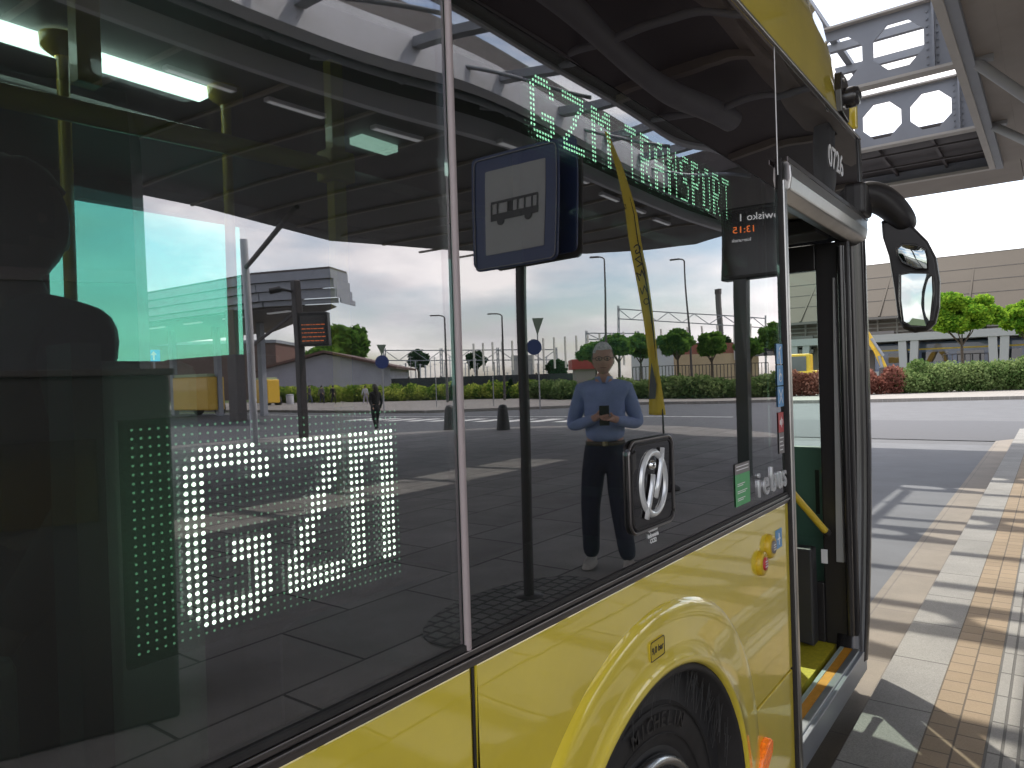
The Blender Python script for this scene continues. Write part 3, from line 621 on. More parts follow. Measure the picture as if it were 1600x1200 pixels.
# --- things on the side: flap with emblem
FC = Vector((1.575, -.003, 1.243))
def rrect(w, h, r, n=6, skew=0):
    o = []
    for cx, cz, a0 in ((w-r, h-r, 0), (-w+r, h-r, 90), (-w+r, -h+r, 180), (w-r, -h+r, 270)):
        o += [(cx+r*cos(radians(a0+90*i/n)), cz+r*sin(radians(a0+90*i/n))) for i in range(n+1)]
    return o
fw2, fh2 = .116, .106
flap = MB().prism([(FC.x+a, FC.z+b) for a, b in rrect(fw2, fh2, .03)], lambda a, b, t: (a, t, b), -.014, .004); flap = P(flap.build('charging_flap', GLASSK2, bevel=.003))
def rim_of(poly, y, r, m, name, par):
    q = MB(); pts = [(a, y, b) for a, b in poly]; q.tube(pts+[pts[0]], r, 8, False); return q.build(name, m, par)
rim_of([(FC.x+a, FC.z+b) for a, b in rrect(fw2, fh2, .03)], -.013, .0035, ALUD, 'flap_edge', flap)
rim_of([(FC.x+a, FC.z+b) for a, b in rrect(fw2-.009, fh2-.009, .025)], -.015, .0022, RUB, 'flap_seal', flap)
MB().prism([(FC.x-fw2+.012, FC.z+fh2-.03), (FC.x-fw2+.03, FC.z+fh2-.02), (FC.x-fw2+.03, FC.z+.045), (FC.x-fw2+.012, FC.z+.032)], lambda a, b, t: (a, t, b), -.0165, -.012).build('latch', BLK, flap, bevel=.001)
flap.location.y += .009
# ring with the slanted figure stroke
ringo = MB(); vs = []; nn = 56; sec = [(-.009, 0), (-.006, -.006), (0, -.0085), (.006, -.006), (.009, 0)]
for i in range(nn):
    a = 2*pi*i/nn
    for dr, dy in sec: vs.append((FC.x+(.064+dr)*cos(a), -.0145+dy, FC.z+(.073+dr)*sin(a)))
ringo.add(vs, [(i*5+j, i*5+j+1, ((i+1) % nn)*5+j+1, ((i+1) % nn)*5+j) for i in range(nn) for j in range(4)], True); ringo.build('emblem_ring', CHRL, flap)
def stroke(pts, w, m, name, par, y=-.015, hgt=.008):
    q = MB(); vs = []
    for i, (a, b) in enumerate(pts):
        p0 = Vector(pts[max(i-1, 0)]); p1 = Vector(pts[min(i+1, len(pts)-1)]); d = (p1-p0).normalized(); nn_ = Vector((-d.y, d.x))
        for s, dy in ((-1, 0), (-.6, -hgt*.8), (0, -hgt), (.6, -hgt*.8), (1, 0)): vs.append((a+nn_.x*s*w/2, y+dy, b+nn_.y*s*w/2))
    k = len(pts); q.add(vs, [(i*5+j, i*5+j+1, (i+1)*5+j+1, (i+1)*5+j) for i in range(k-1) for j in range(4)]+[(4, 3, 2, 1, 0), tuple(range(5*k-5, 5*k))], True)
    return q.build(name, m, par)
stroke([(FC.x-.050, FC.z-.078), (FC.x-.032, FC.z-.040), (FC.x-.016, FC.z-.005), (FC.x-.010, FC.z+.022)], .016, CHRL, 'emblem_stroke', flap, -.018)
stroke([(FC.x+.000, FC.z-.035), (FC.x+.018, FC.z+.0), (FC.x+.034, FC.z+.040), (FC.x+.044, FC.z+.080)], .015, CHRL, 'emblem_stroke', flap, -.018)
MB().lathe([(.0125, 0), (.011, -.006), (.006, -.010), (0, -.0115)], (FC.x-.008, -.0145, FC.z+.044), 20, 'y').build('emblem_dot', CHR, flap)
P(text('socket_caption', 'Gniazdo\nładowania\nCCS2', .0145, (1.578, .0, 1.118), FACE, WHT, ext=.0004, line=.95, bold=.0004))
# chrome wordmark
# letters i e b u s standing off the glass
for ch, px in zip('iebus', (1188, 1199, 1210.5, 1220, 1227.5)):
    q = yp(px, 752-(px-1188)*.38, -.006); t = P(text('wordmark_letter', ch, .118, (q.x, -.0015, 1.13), FACE, CHRL, ext=.003, bold=.0016, sx=.98))
    mdb = t.modifiers.new('b', 'BEVEL'); mdb.width = .002; mdb.segments = 2; mdb.limit_method = 'ANGLE'
# stickers
def sticker(name, x0, x1, z0, z1, m, y=-.0005): return P(MB().box(x0, x1, y-.0006, y, z0, z1).build(name, m))
s = sticker('green_sticker', 2.135, 2.262, 1.094, 1.19, GRN); sticker('grey_sticker_top', 2.135, 2.262, 1.1905, 1.222, GRYS)
for k in range(2): P(MB().box(2.145, 2.25, -.0016, -.0012, 1.202+.010*k, 1.205+.010*k).build('caption_line', WHT))
for k in range(3): P(MB().box(2.15, 2.215+.02*(k % 2), -.0016, -.0012, 1.115+.022*k, 1.1175+.022*k).build('caption_line', WHT)); P(MB().box(2.15, 2.20+.02*(k % 2), -.0016, -.0012, 1.1095+.022*k, 1.112+.022*k).build('caption_line', WHT))
for k in range(3):
    z0 = 1.375+k*.075; sticker('blue_pictogram_sticker', 2.572, 2.64, z0, z0+.071, BLU)
    g = MB()
    if k == 0: g.bar((2.585, -.0018, z0+.012), (2.628, -.0018, z0+.06), .0004, .005); g.bar((2.628, -.0018, z0+.012), (2.585, -.0018, z0+.06), .0004, .005)
    elif k == 1: g.tube([(2.606+.014*cos(a), -.0016, z0+.028+.014*sin(a)) for a in [i*2*pi/14 for i in range(15)]], .0015, 5); g.bar((2.6, -.0016, z0+.03), (2.602, -.0016, z0+.058), .0004, .006); g.bar((2.6, -.0016, z0+.04), (2.62, -.0016, z0+.036), .0004, .005)
    else: g.tube([(2.59+.03*i/6, -.0016, z0+.02+.025*sin(i*.9)) for i in range(7)], .0016, 5); g.tube([(2.60, -.0016, z0+.05), (2.615, -.0016, z0+.06)], .003, 6)
    P(g.build('pictogram', WHT))
sticker('red_sound_sticker', 2.572, 2.63, 1.285, 1.355, RED); sticker('grey_sticker_low', 2.572, 2.63, 1.21, 1.284, GRYS)
for k in range(4): P(MB().box(2.58, 2.612+.01*(k % 2), -.0016, -.0012, 1.222+.014*k, 1.226+.014*k).build('caption_line', WHT))
g = MB(); g.prism([(2.585, 1.312), (2.595, 1.312), (2.606, 1.30), (2.606, 1.34), (2.595, 1.328), (2.585, 1.328)], lambda a, b, t: (a, t, b), -.0018, -.0013)
g.tube([(2.612+.006*cos(a), -.0016, 1.32+.012*sin(a)) for a in (-1, -.5, 0, .5, 1)], .0015, 5); P(g.build('pictogram', WHT))
sticker('stroller_sticker', 2.50, 2.57, .89, .955, BLU, -.001)
P(MB().bar((2.518, -.0022, .922), (2.553, -.0022, .922), .0004, .006).bar((2.535, -.0022, .902), (2.535, -.0022, .942), .005, .0004).build('pictogram', WHT))
# door buttons
for bx_, bz_, mm in ((2.335, .882, RED), (2.425, .918, GRYS)):
    bt = P(MB().lathe([(.040, .0), (.040, -.008), (.037, -.015), (.029, -.019), (.025, -.017), (.0, -.017)], (bx_, 0, bz_), 32, 'y').build('door_button', mat('button_yellow', (.60, .40, .02), .35)))
    MB().lathe([(.021, 0), (.021, -.005), (0, -.0055)], (bx_, -.0165, bz_), 24, 'y').build('button_cap', mm, bt)
    for k in range(-1, 2): MB().box(bx_-.011, bx_+.011, -.0232, -.0224, bz_+k*.008-.0015, bz_+k*.008+.0015).build('button_mark', WHT, bt)
# tyre pressure label
LX, LZ = yp(1026, 1013, -.016).x, yp(1026, 1013, -.016).z
LBL = mat('label_yellow', (.58, .43, .03), .4)
lb = P(MB().prism([(LX+a, LZ+b) for a, b in rrect(.037, .023, .006, 3)], lambda a, b, t: (a, t, b), -.0186, -.013).build('pressure_label', LBL))
rim_of([(LX+a, LZ+b) for a, b in rrect(.036, .022, .006, 3)], -.0188, .0011, BLK, 'label_border', lb)
text('label_text', '9,0 bar', .0215, (LX, -.0191, LZ), FACE, BLK, lb, ext=.0003, bold=.0005)
# side marker lamp
AMB = mat('amber_lens', (.85, .16, .01), .12, coat=1, noise=.5, nscale=70, bump=1, bscale=120, bdist=.004, emit=(1, .2, .02), estr=.12)
ml = P(MB().prism([(2.225, .262), (2.24, .235), (2.275, .235), (2.335, .275), (2.345, .31), (2.325, .325), (2.295, .318), (2.245, .292)], lambda a, b, t: (a, t, b), -.026, .0).build('side_marker_lamp', AMB, bevel=.006))
# --- LED line displays behind the glass
F57 = {'G': ['01110', '10001', '10000', '10111', '10001', '10001', '01110'], 'Z': ['11111', '00001', '00010', '00100', '01000', '10000', '11111'], 'M': ['10001', '11011', '10101', '10101', '10001', '10001', '10001'],
       'T': ['11111', '00100', '00100', '00100', '00100', '00100', '00100'], 'R': ['11110', '10001', '10001', '11110', '10100', '10010', '10001'], 'A': ['01110', '10001', '10001', '11111', '10001', '10001', '10001'],
       'N': ['10001', '11001', '10101', '10011', '10001', '10001', '10001'], 'S': ['01111', '10000', '10000', '01110', '00001', '00001', '11110'], 'P': ['11110', '10001', '10001', '11110', '10000', '10000', '10000'], 'O': ['01110', '10001', '10001', '10001', '10001', '10001', '01110']}
def stroke_glyph(ch, w, h, th):
    "dot set of a letter drawn with strokes th dots thick on a w x h grid, row 0 on top"
    d = set()
    def vline(c, r0, r1): d.update((c+k, r) for k in range(th) for r in range(r0, r1+1))
    def hline(r, c0, c1): d.update((c, r+k) for k in range(th) for c in range(c0, c1+1))
    def diag(c0, r0, c1, r1):
        for r in range(min(r0, r1), max(r0, r1)+1):
            c = c0+(c1-c0)*(r-r0)/(r1-r0); d.update((int(round(c))+k, r) for k in range(th))
    if ch == 'G':
        hline(0, 2, w-3); vline(0, 2, h-3); hline(h-th, 2, w-3); vline(w-th, 2, 4 if h > 15 else 3); vline(w-th, int(h*.56), h-3); hline(int(h*.56), int(w*.55), w-1)
        d.update([(1, 1), (1, 2), (w-2, 1), (w-2, 2), (1, h-2), (w-2, h-2), (2, 1), (2, h-2), (w-3, 1)])
    elif ch == 'Z': hline(0, 0, w-1); hline(h-th, 0, w-1); diag(w-th, th, 0, h-th-1)
    elif ch == 'M':
        vline(0, 0, h-1); vline(w-th, 0, h-1)
        for k in range(int((w-2*th)/2)+1):
            for r in range(th+1): d.add((th+k, r+k)); d.add((w-th-1-k, r+k))
    return d
def led_panel(x0, x1, z0, z1, pitch, lit, name, y=.022, rl=.0027, ru=.0018, lm=None):
    nc = int((x1-x0)/pitch); nr = int((z1-z0)/pitch)
    board = P(MB().box(x0-.004, x1+.004, y+.004, y+.012, z0-.006, z1+.006).build(name, LEDB))
    a = MB(); b = MB()
    for c in range(nc):
        for r in range(nr):
            x = x0+pitch*(c+.5); z = z1-pitch*(r+.5); on = (c, r) in lit; rad = rl if on else ru; q = a if on else b
            k = 12 if on else 5
            q.add([(x+rad*cos(2*pi*i/k), y+(.0), z+rad*.95*sin(2*pi*i/k)) for i in range(k)]+[(x, y-.0015, z)], [(i, (i+1) % k, k) for i in range(k)])
    a.build('lit_dots', lm or LEDW, board, fixn=False)['kind'] = 'stuff'; b.build('faint_dots', LEDU, board, fixn=False)['kind'] = 'stuff'
LEDB = glass_mat('led_board', tint=(.66, .80, .72), refl=.05, wave=0)
LEDW = mat('led_lit', (.8, .9, .8), .4, emit=(.88, 1.0, .82), estr=3.6); LEDW2 = mat('led_lit_upper', (.5, .8, .6), .4, emit=(.60, 1.0, .72), estr=3.0); LEDU = mat('led_faint_glow', (.20, .42, .26), .4, emit=(.3, .7, .42), estr=.40)  # dots that are off get a faint added glow to show up
pit = .00975; lit = set()
for ch, c0, w, h in (('G', 6, 12, 22), ('Z', 20, 10, 21), ('M', 31, 9, 20)):
    rr0 = 3
    lit |= {(c0+c, rr0+r) for c, r in stroke_glyph(ch, w, h, 3)}
led_panel(.372, .772, 1.205, 1.463, pit, lit, 'window_led_display')
lit = set(); c = 1
for i, ch in enumerate('GZM TRANSPORT'):
    if ch == ' ': c += 4; continue
    w = 8 if i < 3 else 6
    if i < 3: lit |= {(c+a, 1+b) for a, b in stroke_glyph(ch, 9 if ch != 'M' else 9, 13, 2)}; c += 12; continue
    for a in range(w):
        for b in range(13):
            if F57[ch][min(6, int(b*7/13))][min(4, int(a*5/w))] == '1': lit.add((c+a, 1+b))
    c += w+2
led_panel(1.150, 2.262, 1.945, 2.113, .0098, lit, 'upper_led_display', y=.03, rl=.0031, ru=.0010, lm=LEDW2)
# interior lights
ITUB = mat('interior_tube_light', (.8, .9, .85), .4, emit=(.80, 1.0, .92), estr=2.6)
a = gp(-120, 25, 2.56); b = gp(322, 150, 2.56)
P(MB().box(-6.5, b.x, b.y-.045, b.y+.045, 2.545, 2.5795).build('ceiling_tube', ITUB, bevel=.01))  # rear length out of view added to brighten the interior
a = gp(548, 222, 2.56); b = gp(612, 237, 2.56)
P(MB().box(a.x, b.x+.0, b.y-.04, b.y+.04, 2.55, 2.5795).build('ceiling_tube', mat('dim_tube', (.5, .6, .55), .4, emit=(.7, 1, .88), estr=.5)))
# handrails
def pole(px, py, z0, z1, r=.018, flange=True):
    q = gp(px, py, 2.5); m_ = MB().tube([(q.x, q.y, z0), (q.x, q.y, z1)], r, 14)
    o = P(m_.build('stanchion', INYEL))
    if flange: MB().lathe([(.062, .0), (.058, -.035), (.03, -.055), (.022, -.06)], (q.x, q.y, 2.575), 24).build('flange', INYEL, o)
    return q
qa = pole(98, 98, .13, 2.56); qb = pole(353, 172, .9, 2.56)
r0 = gp(-80, 130, 2.28); r1 = gp(530, 268, 2.28); yy = 1.25
a = yp(-60, 135, 1.1); b = yp(535, 265, 1.1)
P(MB().tube([a, b], .028, 14).build('grab_rail', INYEL))
c_ = yp(525, 262, 1.1); P(MB().bar((c_.x, 1.1, 1.1), (c_.x, 1.1, 2.56), .035, .05).build('stanchion', INYEL))
P(MB().box(c_.x-.05, c_.x+.05, 1.06, 1.14, c_.z-.05, c_.z+.05).build('rail_joint', INYEL, bevel=.008))
a = yp(130, 0, .9); P(MB().box(a.x-.025, a.x+.025, .88, .92, yp(130, 132, .9).z, 2.56).build('hanging_strap_plate', INYEL))
# partitions and boxes seen dark behind the glass
P(MB().box(.405, .545, .17, .24, .13, 1.54).build('side_partition', mat('partition_grey', (.26, .26, .27), .5, noise=.08, nscale=3), bevel=.02)); P(MB().box(.37, .404, .15, .22, .13, 1.56).build('partition_edge', GREYD))
q = yp(380, 555, .9); P(MB().box(q.x-.06, q.x+.08, .85, 1.2, .13, q.z).build('dark_partition', GREYD, bevel=.01))
P(MB().box(-.6, .36, .3, .8, .13, .62).build('seat_base', GREYD)); P(MB().box(-.62, .30, .12, .16, .13, 1.22).build('seat_side', GREYP, bevel=.02))
P(MB().box(1.0, 2.2, .06, .7, .13, .95).build('wheel_box', GREYD, bevel=.04)); dsn = MB().box(2.61, 2.64, .06, 1.14, .13, 2.5); P(dsn.build('door_screen', SCRG))
P(MB().box(2.60, 2.65, .06, .10, .13, 2.5).box(2.60, 2.65, 1.1, 1.14, .13, 2.5).box(2.60, 2.65, .06, 1.14, 1.0, 1.04).build('screen_frame', GREYD))
P(MB().box(1.0, 2.25, 2.40, 2.455, 2.30, 2.42).build('window_blind_box', GREYP))
P(MB().box(-7, 3.9, 1.7, 2.44, 2.40, 2.46).build('air_duct', CEILI, bevel=.02))

# plain dark block added so the pane reflects dark at the far left
kp0 = dm(226, 9.5); kp1 = dm(-900, 7.0)
ks = empty('dark_reflection_block', (kp0.x, kp0.y, 0), 'dark anthracite block added to darken the reflection at the far left', 'kiosk')
dk = kp1-kp0; ks.rotation_euler = (0, 0, atan2(dk.y, dk.x))
KM = mat('anthracite_cladding', (.035, .034, .035), .6, noise=.15, nscale=1.5, bump=.2, bscale=5)
MB().box(0, dk.length, 0, 2.6, 0, 5.4).build('wall', KM, ks)
MB().box(2.6, 5.4, -.02, .0, .05, 2.3).build('block_panel', KM, ks)
MB().box(.0, dk.length, -.05, 2.62, 2.9, 3.05).build('canopy_band', STEELD, ks)

t0_ = dm(284, 3.3); t1_ = dm(-700, 2.3); dk = t1_-t0_  # second, lower block added to darken the lower left reflection
tk_ = empty('low_reflection_block', (t0_.x, t0_.y, 0), 'low dark grey block added to darken the lower left of the rear pane', 'block', rz=atan2(dk.y, dk.x))
MB().box(0, 1.75, 0, .5, 0, 1.57).build('block_body', KM, tk_, bevel=.02); MB().box(-.02, 1.77, -.02, .52, 1.571, 1.60).build('lid', STEELD, tk_, bevel=.005)
MB().box(.3, .8, -.012, 0, .95, 1.3).build('panel', BLKS, tk_); MB().box(1.0, 1.5, -.012, 0, .3, 1.3).build('tall_panel', KM, tk_)

# ------------------------------------------------------------------ people
def person(loc, face, label, group=None, hgt=1.75, coat=(.05, .05, .06), legs=(.03, .03, .035), hair=(.03, .025, .02), pose='walk', shoes=(.4, .38, .36), longhair=False, skinc=(.42, .26, .19), detail=False, slim=1.0):
    face = Vector(face).normalized()
    root = empty('person', loc, label, 'person', group, rz=atan2(face.y, face.x)+pi/2)
    SK = mat('skin', skinc, .5, noise=.07, nscale=30); CT = mat('cloth_top', coat, .85, noise=.12, nscale=9, bump=.6, bscale=11, bdist=.02); LG = mat('cloth_legs', legs, .85, noise=.15, nscale=12, bump=.5, bscale=14, bdist=.015); HR = mat('hair', hair, .7, noise=.4, nscale=60)
    s = hgt/1.75
    hipL, hipR = (.09, 0, .93), (-.09, 0, .93)
    if pose == 'stand': kL, aL, kR, aR = (.125, -.03, .50), (.13, .015, .09), (-.10, -.04, .50), (-.16, -.10, .09)
    else: kL, aL, kR, aR = (.10, -.14, .50), (.09, -.20, .09), (-.10, .02, .49), (-.10, .25, .13)
    if pose == 'stand':   # both hands brought together before the chest holding a phone
        eL, wL, eR, wR = (.265, .01, 1.11), (.065, -.245, 1.195), (-.265, .01, 1.12), (-.075, -.265, 1.18)
    else:
        eL, wL, eR, wR = (.25, .05, 1.12), (.23, -.08, .86), (-.25, .03, 1.12), (-.22, .20, .88)
    def sc(d): return {k: (v[0]*s*(slim if k not in ('x',) else 1), v[1]*s, v[2]*s, tuple(q*s for q in v[3]) if isinstance(v[3], tuple) else v[3]*s) for k, v in d.items()}
    nodes = {'pel': (0, 0, .95, (.13, .10)), 'wai': (0, .005, 1.10, (.13, .10)), 'che': (0, 0, 1.30, (.155, .11)), 'sho': (0, .01, 1.42, (.10, .075)), 'nek': (0, .0, 1.50, .056), 'ne2': (0, -.012, 1.555, .055),
             'shL': (.175, .01, 1.405, .060), 'elL': (*eL, .045), 'wrL': (*wL, .028), 'shR': (-.175, .01, 1.405, .060), 'elR': (*eR, .045), 'wrR': (*wR, .028),
             'hiL': (*hipL, .088), 'knL': (*kL, .057), 'anL': (*aL, .036), 'hiR': (*hipR, .088), 'knR': (*kR, .057), 'anR': (*aR, .036)}
    edges = [('pel', 'wai'), ('wai', 'che'), ('che', 'sho'), ('sho', 'nek'), ('nek', 'ne2'), ('sho', 'shL'), ('shL', 'elL'), ('elL', 'wrL'), ('sho', 'shR'), ('shR', 'elR'), ('elR', 'wrR'), ('pel', 'hiL'), ('hiL', 'knL'), ('knL', 'anL'), ('pel', 'hiR'), ('hiR', 'knR'), ('knR', 'anR')]
    for sd_, w, e in ((1, wL, eL), (-1, wR, eR)):
        nm = 'L' if sd_ > 0 else 'R'; w = Vector(w); d = (w-Vector(e)).normalized()
        pal = w+d*.055; nodes['pa'+nm] = (*pal, .026); edges.append(('wr'+nm, 'pa'+nm))
        if detail:
            side = d.cross(Vector((0, -.5, 1))).normalized()
            for k in range(4):
                off = side*((k-1.5)*.019); L1 = (.032, .038, .036, .028)[k]; curl = Vector((-sd_*.35, -.25, -.35))
                f1 = pal+off+d*.03; f2 = f1+(d+curl*.6).normalized()*L1; f3 = f2+(d*.4+curl).normalized()*L1*.75
                for j, q in enumerate((f1, f2, f3)): nodes['f%d%d%s' % (k, j, nm)] = (*q, (.0095, .0088, .0075)[j])
                edges += [('pa'+nm, 'f%d0%s' % (k, nm)), ('f%d0%s' % (k, nm), 'f%d1%s' % (k, nm)), ('f%d1%s' % (k, nm), 'f%d2%s' % (k, nm))]
            t1 = w+d*.03+Vector((0, -.02, .03)); t2 = t1+(d*.6+Vector((0, -.3, .5))).normalized()*.035
            nodes['t1'+nm] = (*t1, .011); nodes['t2'+nm] = (*t2, .0095); edges += [('wr'+nm, 't1'+nm), ('t1'+nm, 't2'+nm)]
    hz = 1.645
    def headgeo(b):
        hb = bmesh.new(); bmesh.ops.create_uvsphere(hb, u_segments=28, v_segments=20, radius=1)
        for v in hb.verts:
            x, y, z = v.co; x *= .083; y *= .100; z *= .124
            if z < -.02: kk = 1-.24*min(1, (-z-.02)/.10)**1.5; x *= kk; y = y*(1-.12*min(1, (-z-.02)/.10))
            if v.co.y < -.5:     # face front: nose, eye hollows, mouth, chin
                g = lambda cx, cz, sx, sz: math.exp(-((x-cx)/sx)**2-((z-cz)/sz)**2)
                y -= .024*g(0, -.032, .013, .020)+.010*g(0, -.008, .010, .022)
                y += .012*g(.031, .002, .017, .012)+.012*g(-.031, .002, .017, .012)
                y -= .006*g(0, .024, .045, .010); y -= .006*g(0, -.072, .024, .008); y += .004*g(0, -.066, .02, .003); y -= .008*g(0, -.102, .022, .016)
            v.co = Vector((x, y-.022, z+hz))*s
        for sx in (1, -1):
            r = bmesh.ops.create_uvsphere(hb, u_segments=10, v_segments=8, radius=1)
            for v in r['verts']: v.co = Vector((sx*.079+v.co.x*.010, -.008+v.co.y*.020, hz-.008+v.co.z*.032))*s
        me = bpy.data.meshes.new('h'); hb.to_mesh(me); hb.free(); b.from_mesh(me); bpy.data.meshes.remove(me)
    skin('body', sc(nodes), edges, SK, root, 2, extra=headgeo)
    tn = {'pel': (0, 0, .965, (.165, .14)), 'wai': (0, -.01, 1.09, (.172, .15)), 'che': (0, -.005, 1.29, (.18, .135)), 'sho': (0, .012, 1.415, (.14, .105)), 'col': (0, -.004, 1.505, .086),
          'shL': (.172, .01, 1.40, .080), 'elL': (*eL, .056), 'wrL': (*wL, .041), 'shR': (-.172, .01, 1.40, .080), 'elR': (*eR, .056), 'wrR': (*wR, .041)}
    skin('shirt' if detail else 'jacket', sc(tn), [('pel', 'wai'), ('wai', 'che'), ('che', 'sho'), ('sho', 'col'), ('sho', 'shL'), ('shL', 'elL'), ('elL', 'wrL'), ('sho', 'shR'), ('shR', 'elR'), ('elR', 'wrR')], CT, root, 2)
    ln_ = {'top': (0, 0, 1.05, (.165, .13)), 'pel': (0, 0, .98, (.17, .135)), 'cr': (0, .0, .91, (.17, .13)), 'hiL': (hipL[0], 0, .82, .118), 'knL': (*kL, .082), 'anL': (aL[0], aL[1], aL[2]-.03, .070), 'hiR': (hipR[0], 0, .82, .118), 'knR': (*kR, .082), 'anR': (aR[0], aR[1], aR[2]-.03, .070)}
    skin('trousers', sc(ln_), [('top', 'pel'), ('pel', 'cr'), ('cr', 'hiL'), ('hiL', 'knL'), ('knL', 'anL'), ('cr', 'hiR'), ('hiR', 'knR'), ('knR', 'anR')], LG, root, 2)
    SH = mat('shoe', shoes, .6, noise=.1, nscale=40); SO = mat('sole', tuple(min(.8, q*1.5+.1) for q in shoes), .6)
    for (ax, ay, az) in (aL, aR):
        yaw = .25 if ax > 0 else -.25
        q = MB(); outline = [(0, .085), (.036, .07), (.04, 0), (.046, -.10), (.036, -.165), (0, -.19), (-.036, -.165), (-.046, -.10), (-.04, 0), (-.036, .07)]
        rotp = lambda a, b: (a*cos(yaw)-b*sin(yaw), a*sin(yaw)+b*cos(yaw))
        lay = [(.0, 1.0, 0), (.022, 1.03, 0), (.024, .97, 0), (.055, .93, .0), (.085, .78, .0), (.105, .55, .02)]
        vs = []
        for h, k, sh in lay:
            for a, b in outline:
                f = 1 if b > -.02 else max(.45, 1-(h-.03)*6*(-b-.02)/.17) if h > .03 else 1
                hh = h*(f if h > .03 else 1); X_, Y_ = rotp(a*k, b*k+sh); vs.append(((ax+X_)*s, (ay+Y_)*s, (hh + (az-.09))*s))
        n_ = len(outline); q.add(vs, [(i*n_+j, i*n_+(j+1) % n_, (i+1)*n_+(j+1) % n_, (i+1)*n_+j) for i in range(len(lay)-1) for j in range(n_)]+[tuple(range(n_)), tuple(range((len(lay)-1)*n_, len(lay)*n_))], True)
        o = q.build('shoe', SH, root); md = o.modifiers.new('s', 'SUBSURF'); md.levels = 1; md.render_levels = 1
    # hair
    hm_ = bmesh.new(); bmesh.ops.create_uvsphere(hm_, u_segments=26, v_segments=18, radius=1)
    for v in hm_.verts:
        d = v.co.normalized(); k = 1+.035*sin(d.x*23+d.z*17)*cos(d.y*19)
        v.co = Vector((d.x*.090*k, d.y*.107*k-.019, d.z*.131*k+hz+.004))*s
    cut = []
    for f in hm_.faces:
        c = f.calc_center_median()/s
        if (c.y < -.040 and c.z < hz+.060) or (c.z < hz-.0+.4*(c.y+.02)*-1-.04): cut.append(f)
    bmesh.ops.delete(hm_, geom=cut, context='FACES')
    if longhair:
        r = bmesh.ops.create_uvsphere(hm_, u_segments=16, v_segments=14, radius=1)
        for v in r['verts']: v.co = Vector((v.co.x*.10, v.co.y*.055+.075, v.co.z*.20+hz-.12))*s
    for f in hm_.faces: f.smooth = True
    me = bpy.data.meshes.new('hair'); hm_.to_mesh(me); hm_.free(); me.materials.append(HR); ho = bpy.data.objects.new('hair', me); COL.objects.link(ho); ho.parent = root
    if detail:
        g = MB(); zc = hz+.003
        for sx in (1, -1):
            pts = [(sx*.033+.024*cos(a), -.128-.0+abs(.3*sin(0)), zc+.016*sin(a)) for a in [2*pi*i/18 for i in range(19)]]
            g.tube([(x_, y_, z_) for x_, y_, z_ in pts], .0026, 6, False); g.tube([(sx*.057, -.127, zc+.004), (sx*.080, -.09, zc+.006), (sx*.083, -.01, zc)], .0024, 6)
        g.tube([(-.009, -.129, zc+.002), (0, -.134, zc+.005), (.009, -.129, zc+.002)], .0022, 6)
        g.build('glasses', BLK, root)
        EM = mat('eye', (.15, .13, .12), .2)
        for sx in (1, -1): MB().lathe([(0, -.010), (.008, -.007), (.0105, 0), (.008, .007), (0, .010)], (sx*.031, -.104, zc), 12, 'y').build('eye', EM, root)
        MB().tube([(-.024, -.1155, hz-.067), (0, -.121, hz-.066), (.024, -.1155, hz-.067)], .0035, 6).build('lips', mat('lips', (.30, .13, .11), .5), root)
        bl = MB(); vs = []; nn = 28
        for z_, k in ((.985, 1.0), (1.018, 1.0)):
            for i in range(nn): a = 2*pi*i/nn; vs.append(((.158*cos(a))*k, (.132*sin(a))*k, z_-.02))
        bl.add(vs, [(i, (i+1) % nn, nn+(i+1) % nn, nn+i) for i in range(nn)], True); o = bl.build('belt', mat('belt_leather', (.06, .035, .02), .5), root); md = o.modifiers.new('s', 'SOLIDIFY'); md.thickness = .005
        MB().box(-.02, .02, -.140, -.132, .962, 1.0).build('belt_buckle', CHR, o)
        cl_ = MB()
        for sx in (1, -1):
            cl_.prism([(sx*.008, 1.452), (sx*.075, 1.478), (sx*.070, 1.51), (sx*.030, 1.515)], lambda a, b, t: (a, t+abs(a)*.9, b), -.092, -.084)
        cl_.build('shirt_collar', CT, root)
        pk = MB(); pk.box(-.0035, .0035, -.152, -.149, 1.02, 1.44); 
        ph = MB().box(-.038, .038, -.0045, .0045, -.08, .08).build('phone_', BLK, None, bevel=.004)
        ph.name = 'mobile_phone'
        return root, ph
    return root
md_ = mg(948, 897); 
man, phone = person((4.97, -2.06, 0), (-.93, .52, 0), 'grey haired man in glasses, blue shirt and dark jeans, holding a phone at his chest', coat=(.25, .32, .54), legs=(.012, .016, .035), hair=(.62, .61, .60), skinc=(.52, .29, .22), pose='stand', shoes=(.42, .39, .36), detail=True)
tag(phone, 'dark phone held between the hands of the man in the blue shirt', 'phone')
bpy.context.view_layer.update()
phone.matrix_world = man.matrix_world @ Matrix.Translation((.0, -.325, 1.215)) @ Matrix.Rotation(radians(14), 4, 'X')
# passenger inside the bus
pas = person((.60, 1.02, .13), (1, .35, 0), 'dark silhouette of a passenger standing inside the bus at the rear window', hgt=1.86, coat=(.02, .02, .022), legs=(.015, .015, .018), hair=(.012, .010, .01), skinc=(.08, .05, .04), pose='walk2', shoes=(.02, .02, .02))

